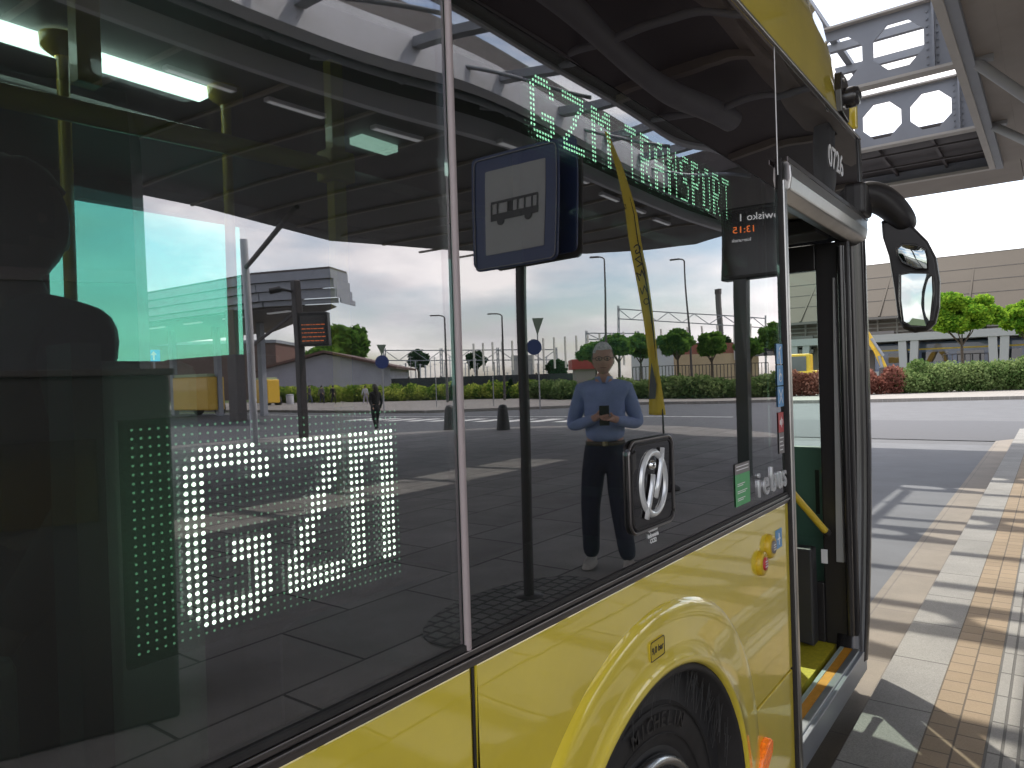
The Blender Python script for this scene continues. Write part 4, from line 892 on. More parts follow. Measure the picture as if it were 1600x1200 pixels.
# ------------------------------------------------------------------ street objects standing on the platform (seen in the bus side)
def leaf_cloud(name, blobs, n, size, m, parent=None, seed=1, flat=.0):
    rnd = random.Random(seed); vs = []; fs = []; tot = sum(b[3]*b[4]*b[5] for b in blobs) if blobs else 1
    for b in blobs:
        k = int(n*(b[3]*b[4]*b[5])/tot)+1
        for _ in range(k):
            while True:
                d = Vector((rnd.uniform(-1, 1), rnd.uniform(-1, 1), rnd.uniform(-1, 1)))
                if .25 < d.length < 1: break
            d *= rnd.uniform(.9, 1.06)
            c = Vector((b[0]+d.x*b[3], b[1]+d.y*b[4], b[2]+d.z*b[5])); u = Vector((rnd.uniform(-1, 1), rnd.uniform(-1, 1), rnd.uniform(-.6, 1))).normalized()
            w = u.cross(Vector((rnd.uniform(-1, 1), rnd.uniform(-1, 1), rnd.uniform(-1, 1)))).normalized(); sz = size*rnd.uniform(.6, 1.5); o = len(vs)
            vs += [c-u*sz-w*sz*.12, c-w*sz*.6, c+u*sz, c+w*sz*.6]; fs.append((o, o+1, o+2, o+3))
    me = bpy.data.meshes.new(name); me.from_pydata([tuple(v) for v in vs], [], fs); me.materials.append(m)
    o = bpy.data.objects.new(name, me); COL.objects.link(o)
    if parent: o.parent = parent
    return o
def leafmat(name, c1, c2, trans=.45, sc_=1.2):
    m = bpy.data.materials.new(name); m.use_nodes = True; t = m.node_tree; t.nodes.clear(); o = N(t, 'ShaderNodeOutputMaterial')
    g = N(t, 'ShaderNodeNewGeometry'); c = N(t, 'ShaderNodeTexCoord'); n = N(t, 'ShaderNodeTexNoise'); n.inputs['Scale'].default_value = sc_; n.inputs['Detail'].default_value = 3
    ad = N(t, 'ShaderNodeMath', operation='ADD'); r = N(t, 'ShaderNodeValToRGB'); r.color_ramp.elements[0].position = .35; r.color_ramp.elements[1].position = .75
    r.color_ramp.elements[0].color = (*c1, 1); r.color_ramp.elements[1].color = (*c2, 1); mu = N(t, 'ShaderNodeMath', operation='MULTIPLY_ADD'); mu.inputs[1].default_value = .4; mu.inputs[2].default_value = -.2
    L = t.links.new; L(c.outputs['Object'], n.inputs['Vector']); L(g.outputs['Random Per Island'], mu.inputs[0]); L(mu.outputs[0], ad.inputs[0]); L(n.outputs[0], ad.inputs[1]); L(ad.outputs[0], r.inputs[0])
    d = N(t, 'ShaderNodeBsdfDiffuse'); tr = N(t, 'ShaderNodeBsdfTranslucent'); mi = N(t, 'ShaderNodeMixShader'); mi.inputs[0].default_value = trans
    L(r.outputs[0], d.inputs[0]); L(r.outputs[0], tr.inputs[0]); L(d.outputs[0], mi.inputs[1]); L(tr.outputs[0], mi.inputs[2]); L(mi.outputs[0], o.inputs[0]); return m
LEAFB = leafmat('leaf_bright', (.08, .20, .02), (.34, .50, .05)); LEAFG = leafmat('leaf_green', (.05, .13, .022), (.17, .31, .05)); LEAFD = leafmat('leaf_dark', (.015, .04, .015), (.04, .09, .03), .3)
LEAFY = leafmat('leaf_yellow', (.10, .20, .02), (.55, .60, .12), .4, .8); LEAFH = leafmat('leaf_hedge', (.08, .14, .04), (.26, .33, .13), .35, .6); LEAFR = leafmat('leaf_red', (.16, .06, .045), (.36, .17, .13), .4, 1.5)
BARK = mat('bark', (.07, .05, .035), .85, noise=.3, nscale=12, bump=.5, bscale=20)

# bus stop sign
b0 = mg(829, 934)
bs = empty('bus_stop_sign', (b0.x, b0.y, 0), 'blue bus stop sign with a black bus pictogram on a dark pole', 'sign')
MB().tube([(0, 0, 0), (0, 0, 3.0)], .036, 16).lathe([(.10, 0), (.10, .012), (.04, .02)], (0, 0, 0), 20).build('pole', BROWN, bs)
NAVY = mat('sign_navy', (.012, .03, .12), .35); SGREY = mat('sign_field', (.38, .38, .37), .45)
zt, zb_ = 3.03, 2.27
def plate(x, y0, y1, z0, z1, name, m, th=.02, r=.04): 
    cy, cz = (y0+y1)/2, (z0+z1)/2; q = MB().prism([(cy+a, cz+b) for a, b in rrect(abs(y1-y0)/2, (z1-z0)/2, r)], lambda a, b, t: (t, a, b), x, x+th); return q.build(name, m, bs, bevel=.003)
y0, y1 = -2.47-b0.y, -1.80-b0.y
plate(-.075, y0, y1, zb_, zt, 'sign_plate', NAVY, .02); plate(-.0795, y0+.10, y1-.10, zb_+.10, zt-.10, 'white_field', SGREY, .004, .008)
rimq = MB(); pts = [(-.082, (y0+y1)/2+a, (zb_+zt)/2+b) for a, b in rrect((y1-y0)/2-.012, (zt-zb_)/2-.012, .035)]; rimq.tube(pts+[pts[0]], .004, 6, False); rimq.build('rim_line', mat('rim_grey', (.25, .25, .27), .4), bs)
# pictogram of a bus (nose towards the road)
pg = MB(); cy, cz = (y0+y1)/2, (zb_+zt)/2-.01
body = [(-.185, -.045), (.185, -.045), (.185, .03), (.175, .075), (-.185, .075)]
def PX(a, b, t): return (t, cy+a, cz+b)
pg.prism([(-.185, -.05), (.185, -.05), (.185, -.005), (-.185, -.005)], PX, -.086, -.0815); pg.prism([(-.185, .062), (.185, .062), (.178, .078), (-.182, .078)], PX, -.086, -.0815)
for a in (-.185, -.137, -.055, -.04, -.025, .02, .075, .13, .172): pg.prism([(a, -.005), (a+.010, -.005), (a+.010, .062), (a, .062)], PX, -.086, -.0815)
for a in (-.105, .11): pg.prism([(a+.028*cos(radians(18*k)), -.056+.028*sin(radians(18*k))) for k in range(20)], PX, -.087, -.0817)
pg.build('bus_pictogram', BLK, bs)
plate(.10, y0-.16, y1+.04, zb_+.06, zt+.08, 'back_plate', NAVY, .02); plate(.16, y0+.0, y1+.05, zb_+.03, zt+.03, 'rear_plate', STEELD, .012)
MB().box(-.06, .1, -.03, .03, 2.45, 2.5).box(-.06, .1, -.03, .03, 2.85, 2.9).build('clamp', BROWN, bs)

# feather flag
fb = mg(1066, 769)
ff = empty('feather_flag', (fb.x, fb.y, 0), 'tall yellow feather flag tapering upward on a thin black mast with a round foot', 'flag')
FX = fb.x
def fpt(px, py): p = mxp(px, py, FX); return p.y-fb.y, p.z
left = [(943, 200), (961, 262), (980, 340), (995, 420), (1008, 500), (1016, 560), (1014, 610), (1013, 648)]
right = [(950, 203), (975, 262), (1000, 340), (1016, 420), (1024, 500), (1031, 560), (1037, 610), (1040, 648)]
fm = MB(); vs = []; R_ = 14
prs = []
for i in range(len(left)-1):
    for k in range(R_//2): 
        u = k/(R_//2); prs.append(([left[i][j]*(1-u)+left[i+1][j]*u for j in (0, 1)], [right[i][j]*(1-u)+right[i+1][j]*u for j in (0, 1)]))
prs.append((left[-1], right[-1])); K = 8
for i, (a, b) in enumerate(prs):
    ya, za_ = fpt(*a); yb, zb2 = fpt(*b)
    for k in range(K+1):
        u = k/K; vs.append((.045*sin(u*5.5+i*.16)*(i/len(prs)), ya*(1-u)+yb*u, za_*(1-u)+zb2*u))
fm.add(vs, [(i*(K+1)+k, i*(K+1)+k+1, (i+1)*(K+1)+k+1, (i+1)*(K+1)+k) for i in range(len(prs)-1) for k in range(K)], True)
fo = fm.build('banner', mat('flag_yellow', (.80, .60, .06), .7, bump=.6, bscale=8, bdist=.03, noise=.06, nscale=3), ff); md = fo.modifiers.new('s', 'SOLIDIFY'); md.thickness = .004
mast = MB(); pp = []
for q in [(1038, 768), (1039, 700), (1037, 648), (1027, 560), (1020, 500), (1011, 420), (995, 340), (971, 262), (948, 200)]:
    a_, b_ = fpt(*q); pp.append((0, a_, max(b_, .03)))
mast.tube(pp, [.018, .016, .012, .011, .010, .009, .008, .007, .006], 8); mast.build('mast', BLK, ff)
MB().lathe([(.0, 0), (.21, 0), (.21, .03), (.17, .055), (.04, .07), (0, .07)], (0, pp[0][1], 0.0), 28).build('foot', RUB, ff)
for ch, px, py, szz in (('S', 982, 331, .10), ('G', 1005, 392, .16), ('Z', 1006, 410, .16), ('M', 1008, 430, .17), ('N', 1011, 452, .14), ('O', 1015, 470, .12)):
    ya, z_ = fpt(px, py)
    t = text('banner_lettering', ch, szz, (-.052, ya, z_), (pi/2, 0, -pi/2), BLK, ff, ext=.002); t.rotation_euler = (pi/2, radians(20), -pi/2)
q = MB(); 
for poly in ([(1015, 560), (1018, 590), (1008, 622), (1002, 622)],): pass
ya, z_ = fpt(1025, 605); 
pz = [fpt(1022, 565), fpt(1019, 600), fpt(1008+10, 622), fpt(1028, 622), fpt(1030, 600)]
q.prism([(a_, b_) for a_, b_ in pz], lambda a_, b_, t: (t, a_, b_), -.056, -.052)
q.build('banner_emblem', mat('banner_grey', (.12, .13, .14), .6), ff)

# platform display pylon
pyb = mg(1165, 745)
py_ = empty('display_pylon', (pyb.x, pyb.y, 0), 'dark pylon with an overhead stand display showing 13:15, mirrored beside the doorway', 'display')
def lp_(px, py): p = mxp(px, py, pyb.x); return p.y-pyb.y, p.z
ya, za_ = lp_(1148, 420); yb, _ = lp_(1170, 720)
MB().box(-.08, .08, -.085, .085, 0, zat((pyb.x, pyb.y), 335)).build('post', mat('pylon_green_black', (.018, .028, .025), .35, coat=.3), py_, bevel=.01)
a0_ = lp_(1128, 332); a1_ = lp_(1240, 330); b0_ = lp_(1128, 440)
DY0, DY1 = a0_[0], a0_[0]+1.05; DZ0, DZ1 = b0_[1]-.02, a0_[1]
dsp = MB().box(-.10, .10, DY0, DY1, DZ0, DZ1).build('display_case', BLK, py_, bevel=.02)
SCR = mat('screen_black', (.006, .006, .007), .15)
MB().box(-.104, -.1005, DY0+.04, DY1-.04, DZ0+.05, DZ1-.05).build('screen', SCR, dsp)
ORL = mat('amber_led', (.4, .1, .02), .5, emit=(1.0, .22, .04), estr=.5); WHL = mat('white_led', (.5, .5, .5), .5, emit=(.9, .9, .9), estr=.3)
def facing_bus(o): return o
t = text('screen_text', 'Stanowisko 1', .15, (-.107, DY0+.62, DZ1-.17), (pi/2, 0, -pi/2), WHL, dsp, ext=.001)
t = text('screen_text', '13:15', .14, (-.107, DY0+.30, DZ1-.35), (pi/2, 0, -pi/2), ORL, dsp, ext=.001)
t = text('screen_text', 'kierunek', .07, (-.107, DY0+.26, DZ1-.50), (pi/2, 0, -pi/2), WHL, dsp, ext=.001)

# LED post with camera further off
lb0 = mg(474, 682)
lpn = empty('information_post', (lb0.x, lb0.y, 0), 'dark post with a camera on top and an orange departure board beside it', 'display')
zt_ = zat(lb0, 437); MB().box(-.11, .11, -.11, .11, 0, zt_).build('post', BROWN, lpn, bevel=.02)
MB().tube([(0, 0, zt_-.35), (-.35, -.25, zt_-.25)], .04).tube([(-.35, -.25, zt_-.25), (-.62, -.45, zt_-.33)], .09, 12).build('camera', BLK, lpn)
z1_, z0_ = zat(lb0, 487), zat(lb0, 540); sw = scl(lb0)
bd = MB().box(.05, .95, -.12, .12, z0_, z1_).build('board_case', BLK, lpn, bevel=.02)
MB().box(-.0, .0, 0, 0, 0, 0)
bd.rotation_euler = (0, 0, radians(60))
MB().box(.12, .88, .121, .125, z0_+.08, z1_-.1).build('screen', SCR, bd)
om = MB(); random.seed(5)
for r in range(5):
    x_ = .15
    while x_ < .8: w_ = random.uniform(.03, .13); om.box(x_, x_+w_, .126, .129, z0_+.14+r*.12, z0_+.17+r*.12); x_ += w_+.03
om.build('led_rows', mat('dim_amber', (.3, .08, .02), .5, emit=(.9, .2, .05), estr=.35), bd)

# bollards
def bollard(p, lab):
    e = empty('bollard', (p.x, p.y, 0), lab, 'bollard', 'dark bollards along the platform edge')
    h = .80
    MB().lathe([(.21, 0), (.20, .1), (.165, .5), (.145, h-.12), (.12, h-.045), (.07, h-.008), (0, h)], (0, 0, 0), 28).build('shaft', mat('cast_concrete_dark', (.035, .03, .032), .5, noise=.2, nscale=10), e)
    MB().lathe([(.152, h-.15), (.156, h-.13), (.150, h-.11)], (0, 0, 0), 28).build('collar', STEELD, e); return e
bollard(mg(703, 669), 'bollard mirrored just left of the seam between the two panes'); bollard(mg(786, 670), 'bollard mirrored between the pane seam and the bus stop pole')

# round give-way sign post
g0 = mg(600, 648)
gw = empty('traffic_sign', (g0.x, g0.y, 0), 'round blue sign under an inverted triangle on one thin grey post behind the walking woman', 'sign')
k_ = scl(g0); fa_ = Vector((-g0.x, -g0.y*1.0+.78, 0)).normalized(); fa_ = (flip(CAM)-g0); fa_.z = 0; fa_.normalize(); gw.rotation_euler = (0, 0, atan2(fa_.y, fa_.x)+pi/2)
zc_ = zat(g0, 563); zt_ = zat(g0, 536); zm_ = zat(g0, 553)
MB().tube([(0, 0, 0), (0, 0, zt_)], .035, 10).build('post', GALV, gw)
MB().prism([(10.5*k_*cos(2*pi*i/28), zc_+10.5*k_*sin(2*pi*i/28)) for i in range(28)], lambda a, b, t: (a, t, b), -.06, -.04).build('round_sign', mat('sign_blue', (.02, .04, .16), .4), gw)
MB().prism([(0, zm_), (7.5*k_, zt_), (-7.5*k_, zt_)], lambda a, b, t: (a, t, b), -.06, -.04).build('triangle_sign', mat('sign_back_green', (.14, .18, .12), .5), gw)
g1 = mg(843, 640)
gs2 = empty('traffic_sign', (g1.x, g1.y, 0), 'round sign under an inverted triangle half hidden behind the bus stop pole', 'sign'); fa_ = (flip(CAM)-g1); gs2.rotation_euler = (0, 0, atan2(fa_.y, fa_.x)+pi/2); k_ = scl(g1)
zc_ = zat(g1, 540); zt_ = zat(g1, 495); zm_ = zat(g1, 523)
MB().tube([(0, 0, 0), (0, 0, zt_)], .035, 10).build('post', GALV, gs2); MB().prism([(6*k_+12*k_*cos(2*pi*i/28), zc_+12*k_*sin(2*pi*i/28)) for i in range(28)], lambda a, b, t: (a, t, b), -.06, -.04).build('round_sign', mat('sign_blue2', (.02, .04, .12), .4), gs2)
MB().prism([(0, zm_), (8*k_, zt_), (-10*k_, zt_)], lambda a, b, t: (a, t, b), -.06, -.04).build('triangle_sign', mat('sign_back_green2', (.14, .18, .12), .5), gs2)
# thin marker posts on the footway
for lab, px in (('thin grey stake on the footway nearer the pane seam, left of the left conical shrub', 682), ('thin grey stake on the footway between the two bollards', 771)):
    p = mg(px, 632); e = empty('stake', (p.x, p.y, 0), lab, 'stake'); MB().tube([(0, 0, 0), (0, 0, zat(p, 585))], .03, 8).lathe([(.05, 0), (.05, .03), (0, .03)], (0, 0, 0), 10).build('rod', GALV, e)

# walking people
w0 = mg(588, 672)
person((w0.x, w0.y, 0), (.3, -1, 0), 'woman in black with long dark hair walking away past the round sign', hgt=zat(w0, 598), coat=(.012, .012, .014), legs=(.01, .012, .014), longhair=True, pose='walk', slim=.92)
for lab, px, c1, c2 in (('far pedestrian in dark clothes, leftmost beside the information post', 484, (.04, .04, .05), (.05, .06, .09)), ('far pedestrian with a grey top right of the information post', 503, (.12, .11, .12), (.02, .02, .03)), ('far pedestrian in black, rightmost of the three walking together', 521, (.015, .015, .02), (.015, .015, .02)), ('far pedestrian in a pale shirt and light trousers left of the walking woman', 571, (.5, .5, .52), (.3, .28, .3))):
    p = mg(px, 629); person((p.x, p.y, 0), (1, -.4 if px % 2 else .6, 0), lab, 'pedestrians on the far footway', hgt=zat(p, 600), coat=c1, legs=c2, pose='walk', slim=1.15)

# ------------------------------------------------------------------ street lamps
def lamp(p, ztop, lab, tilt=0, m=STEELD):
    e = empty('street_lamp', (p.x, p.y, 0), lab, 'street lamp', 'street lamps round the bus station'); fa_ = flip(CAM)-p; e.rotation_euler = (0, 0, atan2(fa_.y, fa_.x)+pi/2)
    MB().tube([(0, 0, 0), (tilt*.5, 0, ztop*.5), (tilt, 0, ztop)], [.11, .09, .06], 10).build('pole', m, e)
    MB().tube([(tilt, 0, ztop), (tilt+.15, 0, ztop+.12), (tilt+.5, 0, ztop+.2)], .05, 8).build('arm', m, e)
    MB().box(tilt+.4, tilt+1.15, -.16, .16, ztop+.13, ztop+.22).build('lamp_head', m, e, bevel=.03); return e
for lab, px, by, ty in (('street lamp reflected just left of the pane seam', 699, 58, 492), ('street lamp reflected midway between pane seam and bus stop pole', 788, 58, 491), ('street lamp reflected above the grey haired man', 949, 52, 408), ('street lamp reflected right of the feather flag before the gantry', 1083, 60, 408)):
    p = dm(px, by); lamp(p, zat(p, ty), lab, tilt=0)

# ------------------------------------------------------------------ hedges and trees
def hedge(name, path, w, h, m, lab, n, seed, size=.16, dens=1):
    rnd = random.Random(seed); bl = []
    for i in range(len(path)-1):
        a = Vector(path[i]); b = Vector(path[i+1]); L_ = (b-a).length; k = max(1, int(L_/.55))
        for j in range(k):
            c = a+(b-a)*((j+rnd.random())/k); hh = h*rnd.choice((.7, .85, .95, 1.0, 1.12)); bl.append((c.x+rnd.uniform(-w, w)*.3, c.y+rnd.uniform(-w, w)*.3, hh*.48, w*rnd.uniform(.5, .8), w*rnd.uniform(.5, .8), hh*.55))
    o = leaf_cloud(name, bl, n, size, m, seed=seed); tag(o, lab, 'hedge', kind='stuff'); return o
def M2(px, d): p = dm(px, d); return (p.x, p.y, 0)
def G2(px, d): p = dg_(px, d); return (p.x, p.y, 0)
hedge('shrub_bed', [M2(425, 72), M2(540, 70), M2(640, 68), M2(740, 66), M2(838, 62)], 1.6, 1.45, LEAFY, 'bright yellow green shrub bed with pale leaves along the far footway', 46000, 11, .12)
hedge('shrub_bed', [M2(838, 60), M2(900, 54), M2(1000, 49), M2(1100, 46), M2(1235, 43)], 1.7, 1.35, LEAFH, 'feathery grey green shrub bed reflected behind the man and the flag', 42000, 12, .11)
hedge('shrub_bed', [G2(1405, 42), G2(1480, 42), G2(1620, 42), G2(1700, 42)], 1.5, 1.75, LEAFH, 'feathery green shrub bed across the road below the station', 46000, 13, .075)
hedge('red_shrub_bed', [G2(1225, 43), G2(1300, 42.5), G2(1352, 42), G2(1402, 42)], 1.1, 1.45, LEAFR, 'reddish shrub bed next to the bus corner across the road', 18000, 14, .075)
def tree(p, zb, zt, r, m, lab, seed, n=9000, group='round crowned trees along the verge', size=.17, cat='tree', name='round_crowned_tree', trunk=.11):
    rnd = random.Random(seed); e = empty(name, (p[0], p[1], 0), lab, cat, group); hc = (zb+zt)/2; hr = (zt-zb)/2; bl = []
    tk = MB().tube([(0, 0, -.05), (.03, 0, zb*.6), (0, .03, zb+.1*hr)], [trunk, trunk*.8, trunk*.7], 8)
    for k in range(8):
        a = rnd.uniform(0, 2*pi); q = (cos(a)*r*.6, sin(a)*r*.6, hc+rnd.uniform(-.3, .5)*hr); tk.tube([(0, 0, zb*.92), (q[0]*.5, q[1]*.5, zb+.35*hr), q], [trunk*.45, trunk*.3, trunk*.12], 6)
    tk.build('trunk', BARK, e)
    for k in range(44):
        d = Vector((rnd.gauss(0, 1), rnd.gauss(0, 1), rnd.gauss(0, 1))).normalized()*rnd.uniform(.35, .82); s_ = rnd.uniform(.24, .38)
        bl.append((d.x*r, d.y*r, hc+d.z*hr*(.9 if d.z > 0 else .8), r*s_, r*s_, hr*s_*.9))
    leaf_cloud('crown', bl, n, size, m, e, seed); return e
def mtree(px, by, ty, cb, rad, m, lab, seed, **k):
    p = dm(px, by); s_ = scl(p); tree((p.x, p.y), zat(p, cb), zat(p, ty), rad*s_, m, lab, seed, **k)
for i, (px, by, ty, cb, rd, lab) in enumerate([(932, 60, 527, 568, 29, 'round tree reflected at the left shoulder of the grey haired man'), (968, 58, 519, 560, 29, 'round tree reflected above and right of the man'), (1003, 60, 521, 562, 25, 'round tree reflected just left of the feather flag'), (1062, 56, 512, 557, 30, 'round tree reflected right of the feather flag, the widest crown'), (1114, 56, 515, 560, 22, 'round tree reflected left of the display pylon'), (1172, 60, 525, 558, 21, 'small round tree reflected right of the display pylon'), (1214, 50, 497, 553, 26, 'round tree reflected at the doorway edge')]):
    mtree(px, by, ty, cb, rd, LEAFG, lab, 40+i, size=.2)
for i, (px, by, ty, cb, rd, lab) in enumerate([(1505, 48, 450, 534, 56, 'bright green round tree across the road right of the bus mirror'), (1608, 50, 466, 530, 42, 'bright green round tree cut off at the right of the view')]):
    p = dg_(px, by); s_ = scl(p, False); tree((p.x, p.y), zat(p, cb, False), zat(p, ty, False), rd*s_, LEAFB, lab, 60+i, n=22000, size=.12)
mtree(540, 115, 500, 575, 42, LEAFG, 'large loose tree rising behind the warehouse', 70, n=6500, group=None, size=.5, name='broad_tree', trunk=.4)
mtree(520, 112, 532, 585, 45, LEAFG, 'low tree mass behind the departure board', 71, n=4000, group=None, size=.5, name='broad_tree', trunk=.4)
mtree(1135, 84, 520, 575, 14, LEAFD, 'dark conifer like tree beside the chimney', 72, n=2500, group=None, size=.25, name='dark_tree')
mtree(870, 110, 556, 590, 18, LEAFD, 'small dark tree between the bus stop pole and the man', 73, n=2500, group=None, size=.3, name='dark_tree')
for i, (px, lab) in enumerate(((655, 'grey green tree behind the substation left of the pane seam'), (745, 'grey green tree behind the substation right of the pane seam'))):
    mtree(px, 140, 543, 575, 17, LEAFD, lab, 75+i, n=2500, group=None, size=.5, name='distant_tree', trunk=.3)
for px, lab in ((709, 'conical dark shrub in the yellow green bed left of the pane seam'), (798, 'conical dark shrub in the yellow green bed left of the bus stop pole')):
    p = dm(px, 63); s_ = scl(p); H_ = zat(p, 588)
    e = empty('conical_shrub', (p.x, p.y, 0), lab, 'shrub', 'conical shrubs'); leaf_cloud('foliage', [(0, 0, H_*t, 10*s_*(1.05-t), 10*s_*(1.05-t), H_*.12) for t in (.1, .25, .4, .55, .7, .85)], 2500, .14, LEAFD, e, 80+px); MB().tube([(0, 0, 0), (0, 0, H_*.6)], .05, 6).build('stem', BARK, e)

# ------------------------------------------------------------------ far canopy on columns (left in the reflection)
fc = empty('far_canopy', (0, 0, 0), 'second grey platform canopy with a chamfered end, reflected beyond the ring road', 'canopy')
cx0 = 24.0; e0 = mg(522, 470, 5.4)
X0 = e0.x; Y0 = e0.y
m_ = MB(); m_.prism([(X0, Y0), (X0+1.5, Y0-.6), (X0+9, Y0-16), (X0+11, Y0-45), (X0-2.5, Y0-45), (X0-1.4, Y0-4)], lambda a, b, t: (a, b, t), 6.9, 7.0); m_.build('roof_sheet', STEELD, fc)
sideP = [(X0, Y0, ), (X0-1.4, Y0-4), (X0-2.5, Y0-45)]
m_ = MB()
for (a, b) in ((sideP[0], sideP[1]), (sideP[1], sideP[2]), ((X0+1.5, Y0-.6), (X0, Y0))):
    for k, (z0, z1, of) in enumerate(((5.7, 6.1, .28), (6.12, 6.5, .14), (6.52, 6.9, 0), (5.45, 5.68, .5))):
        m_.bar((a[0]+of, a[1]-of*.3, (z0+z1)/2), (b[0]+of, b[1], (z0+z1)/2), .06, z1-z0)
m_.build('fascia', STEELG, fc)
MB().prism([(X0+.6, Y0-.8), (X0+1.4, Y0-1.4), (X0+8.6, Y0-17), (X0+10, Y0-44), (X0-1.6, Y0-44), (X0-.6, Y0-4)], lambda a, b, t: (a, b, t), 5.4, 5.45).build('soffit', STEELD, fc)
m_ = MB()
for k in range(9): m_.box(X0+.6, X0+.8, Y0-6-k*4.2, Y0-4.2-k*4.2, 5.33, 5.395)
m_.build('soffit_light', LIT, fc)
for px, w_, mm, nm in ((372, 12, STEELD, 'wide_column'),):
    p = mg(px, 657, -.15); s_ = scl(p); MB().box(p.x-.25, p.x+.25, p.y-w_*s_, p.y+w_*s_, -.15, 5.5).build(nm, mm, fc)
p = mg(397, 657, -.15)
mb_ = MB().bar((p.x, p.y, 3.6), (p.x+1, p.y+3.2, 5.5), .12, .12); mb_.build('strut', STEELD, fc)
m_ = MB()
for px in (170, 240, 310): q = mg(px, 655, -.15); m_.box(q.x+4, q.x+4.3, q.y-.2, q.y+.2, -.15, 5.5)
m_.build('rear_column', STEELG, fc)
# big strut in front of sky beside column: part of our own canopy
p = dm(397, 20); MB().tube([(p.x, p.y, 0), (p.x, p.y, 5.5)], .105, 16).build('edge_column', STEELL, can)
q = mg(474, 332, 5.45); MB().tube([(p.x, p.y, zat(p, 420)), q], .06, 10).build('edge_strut', STEELD, can)

# parked yellow buses far off
def far_bus(px0, px1, by, ty, lab, seed):
    a = mg(px0, by, -.15); b = mg(px1, by, -.15); d = (b-a); L_ = d.length; e = empty('parked_bus', (a.x, a.y, -.15), lab, 'bus', 'yellow buses at the far stands'); e.rotation_euler = (0, 0, atan2(d.y, d.x)); H_ = zat(a, ty)+.15
    MB().box(0, L_, -1.2, 0, .35, H_*.93).build('body', mat('far_bus_paint', (.62, .38, .03), .4, coat=.5), e, bevel=.08)
    MB().box(.2, L_-.1, -1.1, -.1, H_*.93, H_).build('roof_unit', mat('far_roof', (.35, .42, .25), .5), e)
    for s0, s1 in ((.04, .33), (.36, .66), (.69, .97)): MB().box(L_*s0, L_*s1, .001, .02, H_*.42, H_*.85).build('window', PANE, e)
    MB().box(L_*.38, L_*.98, .0, .012, H_*.12, H_*.36).build('advert', mat('advert', (.28, .30, .34), .5, noise=.6, nscale=2), e)
    for s0 in (.2, .8):
        w_ = MB().lathe([(0, -.02), (.3, -.02), (.48, -.01), (.48, .2), (0, .2)], (L_*s0, 0.02, .48), 20, 'y').build('wheel', RUB, e); MB().lathe([(0, .0), (.26, .0), (.26, .02), (0, .02)], (L_*s0, .225, .48), 16, 'y').build('rim', STEELL, w_)
far_bus(352, 297, 648, 583, 'yellow and green far bus with a grey advert, reflected between the dark partitions', 1)
far_bus(438, 411, 634, 588, 'yellow far bus nose showing right of the canopy column', 2)
# blue lane arrow sign
p = mg(240, 600, 0); p = flip(yp(240, 556, 26)); sg = empty('lane_sign', (p.x, p.y, 0), 'small square blue sign with a white up arrow under the far canopy', 'sign'); k_ = scl(p); sg.rotation_euler = (0, 0, atan2((flip(CAM)-p).y, (flip(CAM)-p).x)+pi/2)
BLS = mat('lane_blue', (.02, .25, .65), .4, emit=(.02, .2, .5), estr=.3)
MB().box(-9*k_, 9*k_, -.03, .03, p.z-9*k_, p.z+9*k_).build('panel', BLS, sg); MB().prism([(-1.2*k_, p.z-7*k_), (1.2*k_, p.z-7*k_), (1.2*k_, p.z+1*k_), (4.5*k_, p.z+1*k_), (0, p.z+7*k_), (-4.5*k_, p.z+1*k_), (-1.2*k_, p.z+1*k_)], lambda a, b, t: (a, t, b), -.04, -.031).build('arrow', WHT, sg); MB().tube([(0, 0.05, -.15), (0, .05, p.z)], .04, 8).build('post', GALV, sg)
# litter bin
p = mg(453, 630); e = empty('litter_bin', (p.x, p.y, 0), 'small pale litter bin on the far footway', 'bin'); MB().lathe([(.32, 0), (.34, .1), (.34, .8), (.3, .9), (0, .92)], (0, 0, 0), 20).build('body', STEELL, e); MB().lathe([(.36, .8), (.36, .86), (.33, .88)], (0, 0, 0), 20).build('rim', STEELG, e)

# ------------------------------------------------------------------ far buildings and railway seen in the reflection
def facebox(px0, px1, base_py, depth_y, z1py, name, m, par, org, z0=0):
    pass
def building(px0, px1, by, lab, name='building', cat='building', group=None):
    "frame with x along the facade as seen in the mirror (left to right in the real world = right to left in the picture)"
    a = dm(px1, by); b = dm(px0, by); d = b-a; e = empty(name, (a.x, a.y, 0), lab, cat, group, rz=atan2(d.y, d.x)); return e, d.length, a
# brick block, far left
e, L_, a = building(240, 476, 105, 'long dark red brick building with small windows, reflected on the left', 'brick_building')
H_ = zat(a, 541); BRK = slab_mat('brick', (.16, .065, .05), (.20, .08, .06), (.12, .08, .07), .5, .25, .02, speck=.1, bump=.1)
MB().box(0, L_, -12, 0, 0, H_).build('wall', BRK, e); MB().box(-.2, L_+.2, -12.2, .2, H_, H_+.4).build('cornice', STEELG, e)
for r in range(2):
    for k in range(10):
        x_ = L_*(.05+k*.095); w_ = MB().box(x_, x_+L_*.035, .01, .06, H_*(.28+.36*r), H_*(.55+.36*r)).build('window', PANE, e); MB().box(x_-.15, x_+L_*.035+.15, .0, .1, H_*(.25+.36*r), H_*(.28+.36*r)).build('sill', STEELL, w_)
